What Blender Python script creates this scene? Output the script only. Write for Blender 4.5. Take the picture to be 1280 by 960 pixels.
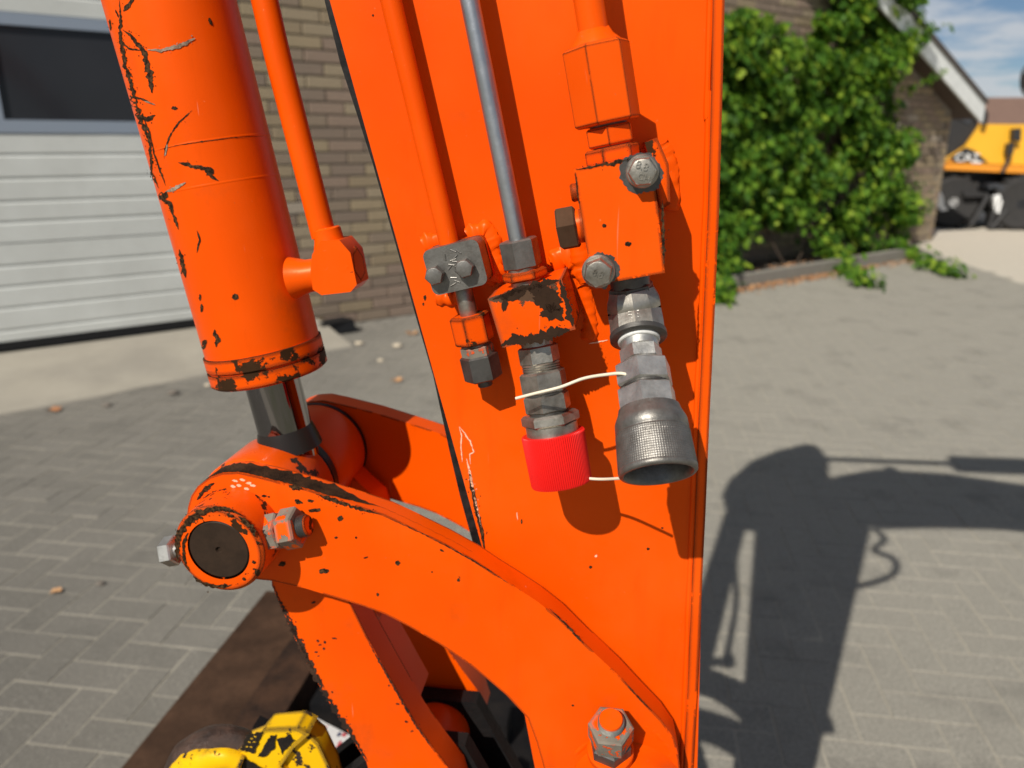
import bpy, bmesh, math, random
from mathutils import Vector as V, Matrix, noise
R = math.radians
random.seed(7)
for o in list(bpy.data.objects): bpy.data.objects.remove(o)
S = bpy.context.scene
COL = S.collection

# ------------------------------------------------------------------ camera
FPX, PITCH, CAMH = 961.0, R(17.34), 1.45          # focal length in pixels of a 1280 px wide frame
CAM = V((0, 0, CAMH))
cd = bpy.data.cameras.new('camera'); cam = bpy.data.objects.new('camera', cd); COL.objects.link(cam)
cam.location = CAM; cam.rotation_euler = (R(90) - PITCH, 0, 0)
cd.sensor_fit = 'HORIZONTAL'; cd.sensor_width = 36; cd.lens = 36 * FPX / 1280
cd.clip_start = 0.02; cd.clip_end = 3000
cd.dof.use_dof = True; cd.dof.focus_distance = 0.53; cd.dof.aperture_fstop = 6.4
S.camera = cam
# ------------------------------------------------------------------ sky, sun, exposure
SUN_AZ, SUN_EL = R(31), R(42)                     # direction the light travels in plan (from +Y to +X), elevation
SD = V((math.sin(SUN_AZ) * math.cos(SUN_EL), math.cos(SUN_AZ) * math.cos(SUN_EL), -math.sin(SUN_EL)))
W = bpy.data.worlds.new('World'); S.world = W; W.use_nodes = True
nt = W.node_tree; nt.nodes.clear()
def wn_(t, **k):
    n = nt.nodes.new(t)
    for a, b in k.items(): setattr(n, a, b)
    return n
wo = wn_('ShaderNodeOutputWorld'); bg = wn_('ShaderNodeBackground'); sky = wn_('ShaderNodeTexSky')
sky.sky_type = 'NISHITA'; sky.sun_disc = False; sky.sun_elevation = SUN_EL
sky.sun_rotation = math.atan2(-SD.x, -SD.y); sky.air_density = 1.0; sky.dust_density = 0.0; sky.ozone_density = 4.0; sky.altitude = 1500
tc = wn_('ShaderNodeTexCoord'); sx = wn_('ShaderNodeSeparateXYZ'); nt.links.new(tc.outputs['Generated'], sx.inputs[0])
# clouds: flat layer (direction divided by its height), lit white
dz = wn_('ShaderNodeMath', operation='MAXIMUM'); dz.inputs[1].default_value = 0.0; nt.links.new(sx.outputs[2], dz.inputs[0])
dz2 = wn_('ShaderNodeMath', operation='ADD'); dz2.inputs[1].default_value = 0.12; nt.links.new(dz.outputs[0], dz2.inputs[0])
dv = wn_('ShaderNodeVectorMath', operation='DIVIDE'); cb = wn_('ShaderNodeCombineXYZ')
for i in range(3): nt.links.new(dz2.outputs[0], cb.inputs[i])
mp_ = wn_('ShaderNodeMapping'); mp_.inputs['Location'].default_value = (0, 0, 0); nt.links.new(tc.outputs['Generated'], dv.inputs[0]); nt.links.new(cb.outputs[0], dv.inputs[1])
cn = wn_('ShaderNodeTexNoise'); cn.inputs['Scale'].default_value = 1.7; cn.inputs['Detail'].default_value = 9; cn.inputs['Roughness'].default_value = .58
mp_.inputs['Location'].default_value = (3.3, 1.2, 0); nt.links.new(dv.outputs[0], mp_.inputs[0]); nt.links.new(mp_.outputs[0], cn.inputs['Vector'])
cr = wn_('ShaderNodeValToRGB'); cr.color_ramp.elements[0].position = .45; cr.color_ramp.elements[1].position = .58
nt.links.new(cn.outputs['Fac'], cr.inputs[0])
cm = wn_('ShaderNodeMixRGB'); cm.inputs['Color2'].default_value = (10.5, 10.9, 11.4, 1)
cf = wn_('ShaderNodeMath', operation='MULTIPLY'); cf.inputs[1].default_value = .8
nt.links.new(cr.outputs[0], cf.inputs[0]); nt.links.new(cf.outputs[0], cm.inputs['Fac'])
nt.links.new(sky.outputs[0], cm.inputs['Color1']); nt.links.new(cm.outputs[0], bg.inputs[0])
bg.inputs[1].default_value = 0.05
nt.links.new(bg.outputs[0], wo.inputs[0])
sl = bpy.data.lights.new('sun', 'SUN'); so = bpy.data.objects.new('sun', sl); COL.objects.link(so)
sl.energy = 5.0; sl.angle = R(.53); sl.color = (1, .945, .86)
so.rotation_euler = SD.to_track_quat('-Z', 'Y').to_euler(); so.location = (-3, -5, 9)
S.view_settings.view_transform = 'Standard'; S.view_settings.look = 'None'
S.view_settings.gamma = 1; S.view_settings.use_curve_mapping = False; S.view_settings.exposure = 0.12
S.render.engine = 'CYCLES'; S.cycles.diffuse_bounces = 2

# ------------------------------------------------------------------ measuring helpers
def ray(x, y):
    a = (x - 640) / FPX; b = -(y - 480) / FPX
    return V((a, math.cos(PITCH) + b * math.sin(PITCH), -math.sin(PITCH) + b * math.cos(PITCH)))
def plane_at(x, y, o, n):
    d = ray(x, y); return CAM + d * ((o - CAM).dot(n) / d.dot(n))
def g(x, y, z=0): return plane_at(x, y, V((0, 0, z)), V((0, 0, 1)))
def proj(p):
    q = p - CAM; z = q.y * math.cos(PITCH) - q.z * math.sin(PITCH); u = q.y * math.sin(PITCH) + q.z * math.cos(PITCH)
    if z < .01: return (-9999, -9999)
    return (640 + FPX * q.x / z, 480 - FPX * u / z)
def depth(p):
    q = p - CAM; return q.y * math.cos(PITCH) - q.z * math.sin(PITCH)
# plane of the machine: U to the right, Z up, N out of the near side plate towards the viewer
YAW = R(8)
U = V((math.cos(YAW), -math.sin(YAW), 0)); N = V((-math.sin(YAW), -math.cos(YAW), 0)); ZZ = V((0, 0, 1))
O0 = V((0, .56, 0))
def at(x, y, n): return plane_at(x, y, O0 + N * n, N)
def uz(u, z, n): return O0 + U * u + N * n + ZZ * z
def ext(a, b, k): return a + (b - a).normalized() * k

# ------------------------------------------------------------------ object helpers
def tag(o, label=None, cat=None, group=None, kind=None):
    if label: o['label'] = label
    if cat: o['category'] = cat
    if group: o['group'] = group
    if kind: o['kind'] = kind
    return o
def thing(name, loc, label, cat, group=None):
    o = bpy.data.objects.new(name, None); COL.objects.link(o); o.location = loc; o.empty_display_size = .05
    return tag(o, label, cat, group)
def adopt(o, p):
    if p is None: return
    o.parent = p
    if p.type == 'EMPTY': o.matrix_parent_inverse = Matrix.Translation(-p.location)
SMALL = {'paint_chip', 'paint_scuff', 'paint_scratch', 'bare_metal_scrape', 'stem', 'bare_or_recess_patch', 'cast_mark', 'red_print', 'blue_print', 'stabiliser_leg', 'tile_course'}
def obj(name, bm, mat, parent=None, smooth=38, recalc=True):
    if recalc: bmesh.ops.recalc_face_normals(bm, faces=bm.faces[:])
    me = bpy.data.meshes.new(name); bm.to_mesh(me); bm.free()
    for m in (mat if isinstance(mat, (list, tuple)) else [mat]): me.materials.append(m)
    if smooth:
        me.shade_smooth(); me.set_sharp_from_angle(angle=R(smooth))
    o = bpy.data.objects.new(name, me); COL.objects.link(o); adopt(o, parent)
    if name in SMALL: o['kind'] = 'stuff'      # pieces too small to pick apart
    return o
def struct(name, bm, mat, smooth=0):
    return tag(obj(name, bm, mat, None, smooth), kind='structure')
NB = bmesh.new
def bev(bm, w, seg=2, ang=30):
    es = [e for e in bm.edges if len(e.link_faces) == 2 and e.calc_face_angle(0) > R(ang)]
    bmesh.ops.bevel(bm, geom=es, offset=w, segments=seg, affect='EDGES', profile=.6, clamp_overlap=True)
    return bm
def box(bm, c, ax, h):
    vs = [bm.verts.new(c + ax[0] * (h[0] * i) + ax[1] * (h[1] * j) + ax[2] * (h[2] * k)) for i in (-1, 1) for j in (-1, 1) for k in (-1, 1)]
    for f in ((0, 1, 3, 2), (4, 6, 7, 5), (0, 4, 5, 1), (2, 3, 7, 6), (0, 2, 6, 4), (1, 5, 7, 3)): bm.faces.new([vs[i] for i in f])
    return bm
XYZ = (V((1, 0, 0)), V((0, 1, 0)), V((0, 0, 1)))
def frame(axis, ref=None):
    a = axis.normalized(); r = ref or (N if abs(a.dot(N)) < .9 else U)
    b = (r - a * r.dot(a)).normalized(); return a, b, a.cross(b)
def lathe(bm, o, axis, prof, seg=32, ref=None, phase=0, closed=True):
    a, b, c = frame(axis, ref); rings = []
    for t, r in prof:
        if r < 1e-6: rings.append([bm.verts.new(o + a * t)])
        else: rings.append([bm.verts.new(o + a * t + (b * math.cos(phase + 2 * math.pi * i / seg) + c * math.sin(phase + 2 * math.pi * i / seg)) * r) for i in range(seg)])
    for p, q in zip(rings, rings[1:]):
        for i in range(seg):
            j = (i + 1) % seg
            if len(p) == 1 and len(q) == 1: continue
            if len(p) == 1: bm.faces.new((p[0], q[j], q[i]))
            elif len(q) == 1: bm.faces.new((p[i], p[j], q[0]))
            else: bm.faces.new((p[i], p[j], q[j], q[i]))
    if closed:
        if len(rings[0]) > 1: bm.faces.new(rings[0][::-1])
        if len(rings[-1]) > 1: bm.faces.new(rings[-1])
    return bm
def tube(bm, pts, r, seg=20, cap=True):
    rr = r if isinstance(r, (list, tuple)) else [r] * len(pts); rings = []; b = None
    for i, p in enumerate(pts):
        t = (pts[min(i + 1, len(pts) - 1)] - pts[max(i - 1, 0)]).normalized()
        if b is None: b = frame(t)[1]
        b = (b - t * b.dot(t)).normalized(); c = t.cross(b)
        rings.append([bm.verts.new(p + (b * math.cos(2 * math.pi * k / seg) + c * math.sin(2 * math.pi * k / seg)) * rr[i]) for k in range(seg)])
    for p, q in zip(rings, rings[1:]):
        for k in range(seg): bm.faces.new((p[k], p[(k + 1) % seg], q[(k + 1) % seg], q[k]))
    if cap: bm.faces.new(rings[0][::-1]); bm.faces.new(rings[-1])
    return bm
def smoothpath(pts, n=8):
    out = []; P = [pts[0] * 2 - pts[1]] + list(pts) + [pts[-1] * 2 - pts[-2]]
    for i in range(1, len(P) - 2):
        for k in range(n):
            t = k / n; p0, p1, p2, p3 = P[i - 1], P[i], P[i + 1], P[i + 2]
            out.append(.5 * ((2 * p1) + (p2 - p0) * t + (2 * p0 - 5 * p1 + 4 * p2 - p3) * t * t + (3 * p1 - p0 - 3 * p2 + p3) * t ** 3))
    out.append(pts[-1]); return out
def prism(bm, pts, vec):
    a = [bm.verts.new(p) for p in pts]; b = [bm.verts.new(p + vec) for p in pts]
    bm.faces.new(a); bm.faces.new(b[::-1])
    for i in range(len(a)):
        j = (i + 1) % len(a); bm.faces.new((a[i], b[i], b[j], a[j]))
    return bm
def hexnut(bm, o, axis, L, Rr, ref=None, phase=0, c=.10):
    c *= Rr
    b = NB(); lathe(b, o, axis, [(0, Rr * .9), (c * .8, Rr), (L - c * .8, Rr), (L, Rr * .9)], 6, ref, phase); bev(b, Rr * .035, 1, 15)
    me = bpy.data.meshes.new('t'); b.to_mesh(me); b.free(); bm.from_mesh(me); bpy.data.meshes.remove(me)
    return bm
def wobble(bm, amp, sc, seed=0):
    for v in bm.verts:
        v.co += noise.noise_vector(v.co * sc + V((seed, 0, 0))) * amp
    return bm

# ------------------------------------------------------------------ materials
class MT:
    def __init__(s, name):
        s.m = bpy.data.materials.new(name); s.m.use_nodes = True; s.t = s.m.node_tree
        s.p = s.t.nodes['Principled BSDF']; s.co = None
    def n(s, t, **k):
        x = s.t.nodes.new(t)
        for a, b in k.items():
            if a in x.inputs: x.inputs[a].default_value = b
            else: setattr(x, a, b)
        return x
    def l(s, a, b): s.t.links.new(a, b)
    def coord(s, kind='Object'):
        if not s.co: s.co = s.n('ShaderNodeTexCoord')
        return s.co.outputs[kind]
    def noise(s, scale, detail=4, rough=.55, vec=None, dist=0):
        x = s.n('ShaderNodeTexNoise'); x.inputs['Scale'].default_value = scale; x.inputs['Detail'].default_value = detail
        x.inputs['Roughness'].default_value = rough; x.inputs['Distortion'].default_value = dist
        s.l(vec or s.coord(), x.inputs['Vector']); return x.outputs['Fac']
    def ramp(s, v, a, b, ca=(0, 0, 0), cb_=(1, 1, 1)):
        x = s.n('ShaderNodeValToRGB'); e = x.color_ramp.elements
        e[0].position = a; e[1].position = b; e[0].color = (*ca, 1); e[1].color = (*cb_, 1); s.l(v, x.inputs[0]); return x.outputs[0]
    def math(s, op, a, b=0.0, c=None):
        x = s.n('ShaderNodeMath', operation=op)
        for i, q in enumerate((a, b)):
            if isinstance(q, (int, float)): x.inputs[i].default_value = q
            else: s.l(q, x.inputs[i])
        return x.outputs[0]
    def mix(s, f, a, b, blend='MIX'):
        x = s.n('ShaderNodeMixRGB', blend_type=blend)
        for i, q in enumerate((f, a, b)):
            if isinstance(q, (int, float)): x.inputs[i].default_value = q
            elif isinstance(q, tuple): x.inputs[i].default_value = (*q, 1)
            else: s.l(q, x.inputs[i])
        return x.outputs[0]
    def bump(s, h, dist, strength=1.0, prev=None):
        x = s.n('ShaderNodeBump'); x.inputs['Strength'].default_value = strength; x.inputs['Distance'].default_value = dist
        s.l(h, x.inputs['Height'])
        if prev: s.l(prev, x.inputs['Normal'])
        s.l(x.outputs[0], s.p.inputs['Normal']); return x.outputs[0]
    def set(s, col=None, rough=None, metal=None, **k):
        for key, v in (('Base Color', col), ('Roughness', rough), ('Metallic', metal), *k.items()):
            if v is None: continue
            if isinstance(v, (int, float)): s.p.inputs[key].default_value = v
            elif isinstance(v, tuple): s.p.inputs[key].default_value = (*v, 1)
            else: s.l(v, s.p.inputs[key])
        return s.m

RUST = (.024, .0115, .005)
def paint(name, col, chip=.70, cscale=26, edge=.0016, ethr=.55, rough=.36, under=RUST, peel=.25):
    M = MT(name)
    n1 = M.noise(cscale, 9, .62); c1 = M.ramp(n1, chip, chip + .012)
    n2 = M.noise(90, 4, .6)
    mask = c1
    if edge:
        bv = M.n('ShaderNodeBevel', samples=4); bv.inputs['Radius'].default_value = edge * 1.5
        ge = M.n('ShaderNodeNewGeometry'); dt = M.n('ShaderNodeVectorMath', operation='DOT_PRODUCT')
        M.l(bv.outputs[0], dt.inputs[0]); M.l(ge.outputs['Normal'], dt.inputs[1])
        e = M.math('SUBTRACT', 1.0, dt.outputs['Value'])
        e = M.math('MULTIPLY', e, 9.0)
        big = M.noise(24, 9, .72)
        e = M.math('MINIMUM', e, .35)
        e = M.math('ADD', e, big)
        e = M.ramp(e, ethr + .28, ethr + .30)
        mask = M.math('MAXIMUM', c1, e)
    v = M.noise(7, 3, .5)
    c = M.mix(M.ramp(v, .3, .7), (col[0] * .90, col[1] * .86, col[2]), (min(1, col[0] * 1.05), col[1] * 1.14, col[2]))
    spk = M.ramp(M.noise(520, 3, .6), .70, .76); c = M.mix(M.math('MULTIPLY', spk, .35), c, (.30, .12, .05))
    spl = M.ramp(M.noise(330, 4, .65), .71, .77); c = M.mix(M.math('MULTIPLY', spl, .30), c, (.80, .34, .16))
    dust = M.ramp(M.noise(3.5, 8, .7), .5, .8); c = M.mix(M.math('MULTIPLY', dust, .035), c, (.55, .30, .16))
    scr = M.n('ShaderNodeMapping'); M.l(M.coord(), scr.inputs[0]); scr.inputs['Scale'].default_value = (260, 260, 14); scr.inputs['Rotation'].default_value = (.1, .25, .2)
    sn = M.ramp(M.noise(1, 2, .5, scr.outputs[0]), .74, .80); c = M.mix(M.math('MULTIPLY', sn, .22), c, (.8, .45, .30))
    sm_ = M.n('ShaderNodeMapping'); M.l(M.coord(), sm_.inputs[0]); sm_.inputs['Scale'].default_value = (38, 38, 7); sm_.inputs['Rotation'].default_value = (0, .2, 0)
    smr = M.ramp(M.noise(1, 6, .65, sm_.outputs[0]), .56, .74); c = M.mix(M.math('MULTIPLY', smr, .30), c, tuple(x * .62 for x in col))
    gr = M.ramp(M.noise(11, 8, .7), .60, .76); c = M.mix(M.math('MULTIPLY', gr, .28), c, (.20, .055, .018))
    ru = M.mix(n2, tuple(x * .6 for x in under), tuple(min(1, x * 1.7) for x in under))
    c = M.mix(mask, c, ru)
    rg = M.math('ADD', M.math('MULTIPLY', M.noise(30, 5, .6), .18), rough - .09)
    rg = M.math('ADD', rg, M.math('MULTIPLY', mask, .3))
    h = M.math('ADD', M.math('MULTIPLY', M.noise(420, 3, .5), peel), M.math('MULTIPLY', M.noise(60, 3, .5), peel * 1.2))
    b1 = M.bump(M.noise(9, 2, .5), .0035, .35)
    b1 = M.bump(h, .00035, .5, b1)
    M.bump(M.math('SUBTRACT', 1.0, mask), .0006, .8, b1)
    return M.set(c, rg, None, **{'Specular IOR Level': .26, 'Specular Tint': (1, .6, .35)})
ORG = (.75, .073, .0003)
M_plate = paint('orange_paint_plate', ORG, chip=.755, cscale=22, edge=0)
M_orange = paint('orange_paint', ORG, chip=.735, cscale=30, edge=0)
M_lever = paint('orange_paint_lever', ORG, chip=.715, cscale=34, ethr=.52, edge=.0022)
M_worn = paint('orange_paint_worn', ORG, chip=.60, cscale=40, ethr=.40, edge=.003)
M_block = paint('orange_paint_half_gone', ORG, chip=.53, cscale=19, ethr=.42, edge=.003, under=(.06, .035, .022))
M_eye = paint('orange_paint_eye', ORG, chip=.64, cscale=30, ethr=.45, edge=.003, rough=.3, under=(.03, .022, .018))
M_hexp = paint('orange_paint_hex', ORG, chip=.74, cscale=40, ethr=.40, edge=.0014)
M_plugw = paint('orange_paint_plug', ORG, chip=.40, cscale=40, ethr=.30, edge=.003, under=(.05, .028, .017))
M_gland = paint('orange_paint_gland', ORG, chip=.525, cscale=48, ethr=.34, edge=.0035)
M_nut = paint('orange_paint_on_steel', ORG, chip=.47, cscale=70, ethr=.30, edge=.003, under=(.15, .135, .11))
M_ring = paint('orange_paint_ring', ORG, chip=.60, cscale=60, ethr=.33, edge=.0035)
def metal(name, col, rough=.38, grime=.5, gcol=(.06, .05, .04), scale=60, met=.9, spec=.4):
    M = MT(name); a = M.ramp(M.noise(scale, 8, .68), .42, .72); b = M.noise(scale * 6, 3, .6)
    c = M.mix(M.math('MULTIPLY', a, grime), col, gcol); c = M.mix(M.math('MULTIPLY', b, .25), c, tuple(x * .55 for x in col))
    r = M.math('ADD', M.math('MULTIPLY', M.noise(scale * 1.7, 6, .6), .35), rough - .15)
    M.bump(b, .0003, .5)
    return M.set(c, r, met, **{'Specular IOR Level': spec})
M_zinc = metal('zinc_plated_steel', (.40, .375, .325), .42, .75, (.07, .052, .033))
M_zincb = metal('bright_zinc_steel', (.58, .57, .53), .40, .6, (.12, .10, .07))
M_dark = metal('dark_steel', (.11, .105, .097), .42, .7, (.03, .024, .018), met=.7)
M_grey = metal('grey_cast_steel', (.21, .20, .182), .42, .6, (.07, .06, .045), 110, met=.75)
M_pipe = metal('galvanised_pipe', (.44, .455, .475), .34, .3, (.22, .22, .22), 40, met=.9)
M_rustplug = metal('brown_oxide_steel', (.034, .018, .010), .55, .6, (.012, .007, .005), 90, met=0, spec=.1)
M_pin = metal('dark_pin_steel', (.036, .022, .014), .5, .7, (.011, .008, .006), 45, met=0, spec=.14)
M_chrome = MT('chrome').set((.21, .20, .20), .07, 1.0)
M_grease = MT('black_grease').set((.018, .015, .013), .32, 0, **{'Specular IOR Level': .2})
M_hole = MT('dark_bore').set((.008, .008, .008), .5, 0)
M_rubber = MT('black_rubber').set((.012, .012, .013), .6, 0, **{'Specular IOR Level': .2})
_b = MT('black_edge'); M_blackedge = _b.set(_b.ramp(_b.noise(120, 6, .65), .35, .8, (.006, .006, .006), (.03, .027, .025)), .5, 0, **{'Specular IOR Level': .15})
_b = MT('bare_scratch'); M_scr = _b.set(_b.mix(_b.ramp(_b.noise(420, 7, .75), .45, .62), (.012, .006, .0025), (.085, .042, .016)), .75, 0, **{'Specular IOR Level': .12}); _b.bump(_b.noise(300, 4, .6), .0003, .6)
_b = MT('scraped_metal'); M_scrl = _b.set(_b.mix(_b.ramp(_b.noise(200, 6, .7), .35, .65), (.12, .06, .03), (.42, .33, .24)), .5, .3)
_b = MT('white_scuff'); M_scuff = _b.set(_b.mix(_b.noise(200, 4, .6), (.85, .55, .42), (.8, .35, .18)), .5, 0)
_b = MT('red_plastic'); M_red = _b.set(_b.mix(_b.noise(30, 5, .6), (.62, .008, .006), (.70, .014, .010)), .42, 0, **{'Specular IOR Level': .25})
_b = MT('white_cord'); M_cord = _b.set(_b.mix(_b.noise(90, 4, .6), (.62, .55, .40), (.74, .68, .54)), .55, 0)
_b = MT('thread_tape'); M_tape = _b.set(_b.mix(_b.noise(300, 5, .7), (.75, .74, .7), (.4, .4, .38)), .6, 0)
def rusty(name, a, b, sc=9, rough=.7):
    M = MT(name); n1 = M.ramp(M.noise(sc, 10, .68), .35, .68, a, b); n2 = M.noise(sc * 12, 5, .7)
    M.bump(M.math('ADD', n2, M.noise(sc * 3, 5, .6)), .0015, .7); return M.set(M.mix(M.math('MULTIPLY', n2, .5), n1, tuple(x * .5 for x in a)), rough, 0, **{'Specular IOR Level': .12})
M_rbeam = rusty('rusty_steel', (.034, .019, .012), (.105, .057, .034), 6)
M_wedge = rusty('worn_lever_edge', (.016, .009, .005), (.085, .042, .020), 70)
M_rblack = rusty('rust_and_black_paint', (.010, .009, .009), (.10, .05, .028), 8, .6)
M_blackbox = rusty('black_painted_steel', (.008, .008, .009), (.022, .018, .016), 12, .5)
M_yel = paint('yellow_paint_worn', (.74, .40, .004), chip=.60, cscale=75, ethr=.36, edge=.005, under=(.022, .018, .016))
M_hookiron = rusty('worn_hook_iron', (.022, .013, .010), (.105, .058, .040), 55, .33); M_hookiron.node_tree.nodes['Principled BSDF'].inputs['Specular IOR Level'].default_value = .3
M_hookblk = rusty('black_iron_and_recess', (.010, .010, .010), (.03, .024, .02), 40, .45)

# ================================================================== GROUND
def sheet(name, pts, z, mat):
    bm = NB(); bm.faces.new([bm.verts.new(V((p[0], p[1], z))) for p in pts]); return struct(name, bm, mat)
_b = MT('distant_ground')
M_far = _b.set(_b.mix(_b.ramp(_b.noise(.6, 8, .6), .4, .65), (.20, .18, .14), (.12, .13, .06)), .9, 0)
sheet('ground', [(-900, -900), (900, -900), (900, 900), (-900, 900)], -.06, M_far)
WTH = R(36.5); WD = V((math.cos(WTH), math.sin(WTH), 0)); WN = V((math.sin(WTH), -math.cos(WTH), 0))
B0 = g(450, 402)
def wat(x, y, off=0): return plane_at(x, y, B0 + WN * off, WN)
def ws(p): return (p - B0).dot(WD)
def wp(s, z, off=0): return B0 + WD * s + WN * off + ZZ * z
M_ = MT('sand_joint')
big = M_.ramp(M_.noise(.9, 7, .6), .35, .68)
fine = M_.noise(140, 6, .7)
M_.bump(fine, .002, .7)
M_sand = M_.set(M_.mix(fine, M_.mix(big, (.36, .33, .265), (.46, .425, .345)), (.29, .265, .21)), .92, 0)
M_ = MT('paving_stone')
oi = M_.n('ShaderNodeObjectInfo'); ge = M_.n('ShaderNodeNewGeometry')
geo = M_.n('ShaderNodeNewGeometry'); wpos = geo.outputs['Position']
rnd = M_.math('FRACT', M_.math('ADD', oi.outputs['Random'], ge.outputs['Random Per Island']))
grit = M_.noise(150, 7, .78, wpos); grit2 = M_.noise(60, 5, .65, wpos)
bigw = M_.ramp(M_.noise(.75, 8, .62, wpos), .36, .66)
spx = M_.n('ShaderNodeSeparateXYZ'); M_.l(wpos, spx.inputs[0])
# the trafficked right side of the yard carries more pale dust than the left
side = M_.ramp(M_.math('ADD', spx.outputs[0], M_.math('MULTIPLY', M_.noise(.9, 5, .6, wpos), 1.6)), .0, 1.0)
sm = M_.n('ShaderNodeMapRange'); sm.inputs['From Min'].default_value = -.9; sm.inputs['From Max'].default_value = 1.7
M_.l(M_.math('ADD', spx.outputs[0], M_.math('MULTIPLY', M_.noise(.9, 5, .6, wpos), 1.4)), sm.inputs['Value'])
c = M_.mix(rnd, (.132, .123, .105), (.168, .156, .134))
c = M_.mix(M_.math('MULTIPLY', bigw, .30), c, (.27, .25, .21))
c = M_.mix(M_.math('MULTIPLY', sm.outputs[0], .78), c, (.365, .342, .285))
c = M_.mix(M_.math('MULTIPLY', M_.ramp(grit, .46, .60), .75), c, (.125, .117, .10))
c = M_.mix(M_.math('MULTIPLY', M_.ramp(M_.noise(110, 6, .75, wpos), .57, .68), .75), c, (.50, .475, .40))
stain = M_.ramp(M_.noise(3.2, 8, .68, wpos), .53, .72); c = M_.mix(M_.math('MULTIPLY', stain, .5), c, (.095, .09, .078))
M_.bump(M_.math('ADD', grit, M_.math('MULTIPLY', grit2, .8)), .004, 1.0)
M_pave = M_.set(c, .88, 0)
CORNER = wp(9.87, 0)
GA, GB = g(1168, 316), g(1300, 362); GC = GB + (GB - GA) * 2.2
yard = [(-9, -4), (14, -4), (GC.x + 3, GC.y - 3), tuple(GC[:2]), tuple(GB[:2]), tuple(GA[:2]), tuple(wp(-9, 0, -.3)[:2])]
pv = sheet('pavement', yard, -.0022, M_sand)
_b = MT('gravel'); gn = _b.noise(26, 8, .7); _b.bump(gn, .02, .9)
M_gravel = _b.set(_b.mix(gn, (.38, .335, .265), (.66, .60, .50)), .95, 0)
sheet('gravel_yard', [tuple(GA[:2]), tuple(GB[:2]), tuple(GC[:2]), (60, -8), (60, 30), (20, 40), tuple(wp(9.6, 0, -8)[:2]), tuple(wp(9.6, 0, -.5)[:2])], -.009, M_gravel)
# herringbone pavers, laid square to the machine
PW = .105; GAP = .0042
ph = R(-8.5); PU = V((math.cos(ph), math.sin(ph), 0)); PVv = V((-math.sin(ph), math.cos(ph), 0)); P0 = V((1.247, 1.857, 0))
def paver_mesh():
    bm = NB(); hl, hw = PW - GAP / 2, PW / 2 - GAP / 2
    def ring(i, z): return [bm.verts.new((x, y, z)) for x, y in ((-hl + i, -hw + i), (hl - i, -hw + i), (hl - i, hw - i), (-hl + i, hw - i))]
    a, b, c2 = ring(0, -.03), ring(0, -.0012), ring(.0022, 0)
    for p, q in ((a, b), (b, c2)):
        for k in range(4): bm.faces.new((p[k], p[(k + 1) % 4], q[(k + 1) % 4], q[k]))
    bm.faces.new(c2); return bm
pm = bpy.data.meshes.new('paving_stone'); _bm = paver_mesh(); _bm.to_mesh(_bm and pm); _bm.free(); pm.materials.append(M_pave)
cells = []
for i in range(-90, 110):
    for j in range(-60, 110):
        for kind in (0, 1):
            m = (i - j) % 4
            if kind == 0 and m == 0: cx, cy, rot = i + 1, j + .5, 0          # lying along PU, cells (i,j),(i+1,j)
            elif kind == 1 and m == 2: cx, cy, rot = i + .5, j + 0.0, 1        # standing along PV, cells (i,j),(i,j-1)
            else: continue
            p = P0 + PU * (cx * PW) + PVv * (cy * PW)
            if p.y < -2.5 or p.y > 11 or p.x < -6.5 or p.x > 9: continue
            if (p - B0).dot(WN) < .02: continue
            if (p - GA).cross(GB - GA).z < .04 * (GB - GA).length and p.x > GA.x - .6: continue
            if p.y > 11.0 - .0 : continue
            cells.append((p, rot))
inview = []
rest = []
for p, rot in cells:
    x, y = proj(p)
    hidden = (430 < x < 880 and y < 960) or (x < 480 and x > 330 and y > 640)
    (inview if (-10 < x < 1290 and 560 < y < 975 and not hidden and p.y > 0) else rest).append((p, rot))
inview.sort(key=lambda c: (c[0] - CAM).length)
rest += inview[300:]
for k, (p, rot) in enumerate(inview[:300]):
    o = bpy.data.objects.new('paving_stone', pm); COL.objects.link(o); o.parent = pv
    o.location = p + V((0, 0, random.uniform(-.0012, .0012)))
    o.rotation_euler = (random.gauss(0, .004), random.gauss(0, .004), ph + (math.pi / 2 if rot else 0) + random.gauss(0, .004))
bm = NB(); tmp = paver_mesh(); tmp.verts.index_update(); tv = [v.co.copy() for v in tmp.verts]; tf = [[v.index for v in f.verts] for f in tmp.faces]; tmp.free()
verts = []; faces = []
for p, rot in rest:
    a = ph + (math.pi / 2 if rot else 0) + random.gauss(0, .004); cs, sn = math.cos(a), math.sin(a); b = len(verts); dzz = random.uniform(-.001, .001)
    for v in tv: verts.append((p.x + v.x * cs - v.y * sn, p.y + v.x * sn + v.y * cs, v.z + dzz))
    for f in tf: faces.append([b + i for i in f])
me = bpy.data.meshes.new('paving_field'); me.from_pydata(verts, [], faces); me.materials.append(M_pave)
po = bpy.data.objects.new('paving_field', me); COL.objects.link(po); po.parent = pv; po['kind'] = 'stuff'

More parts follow.
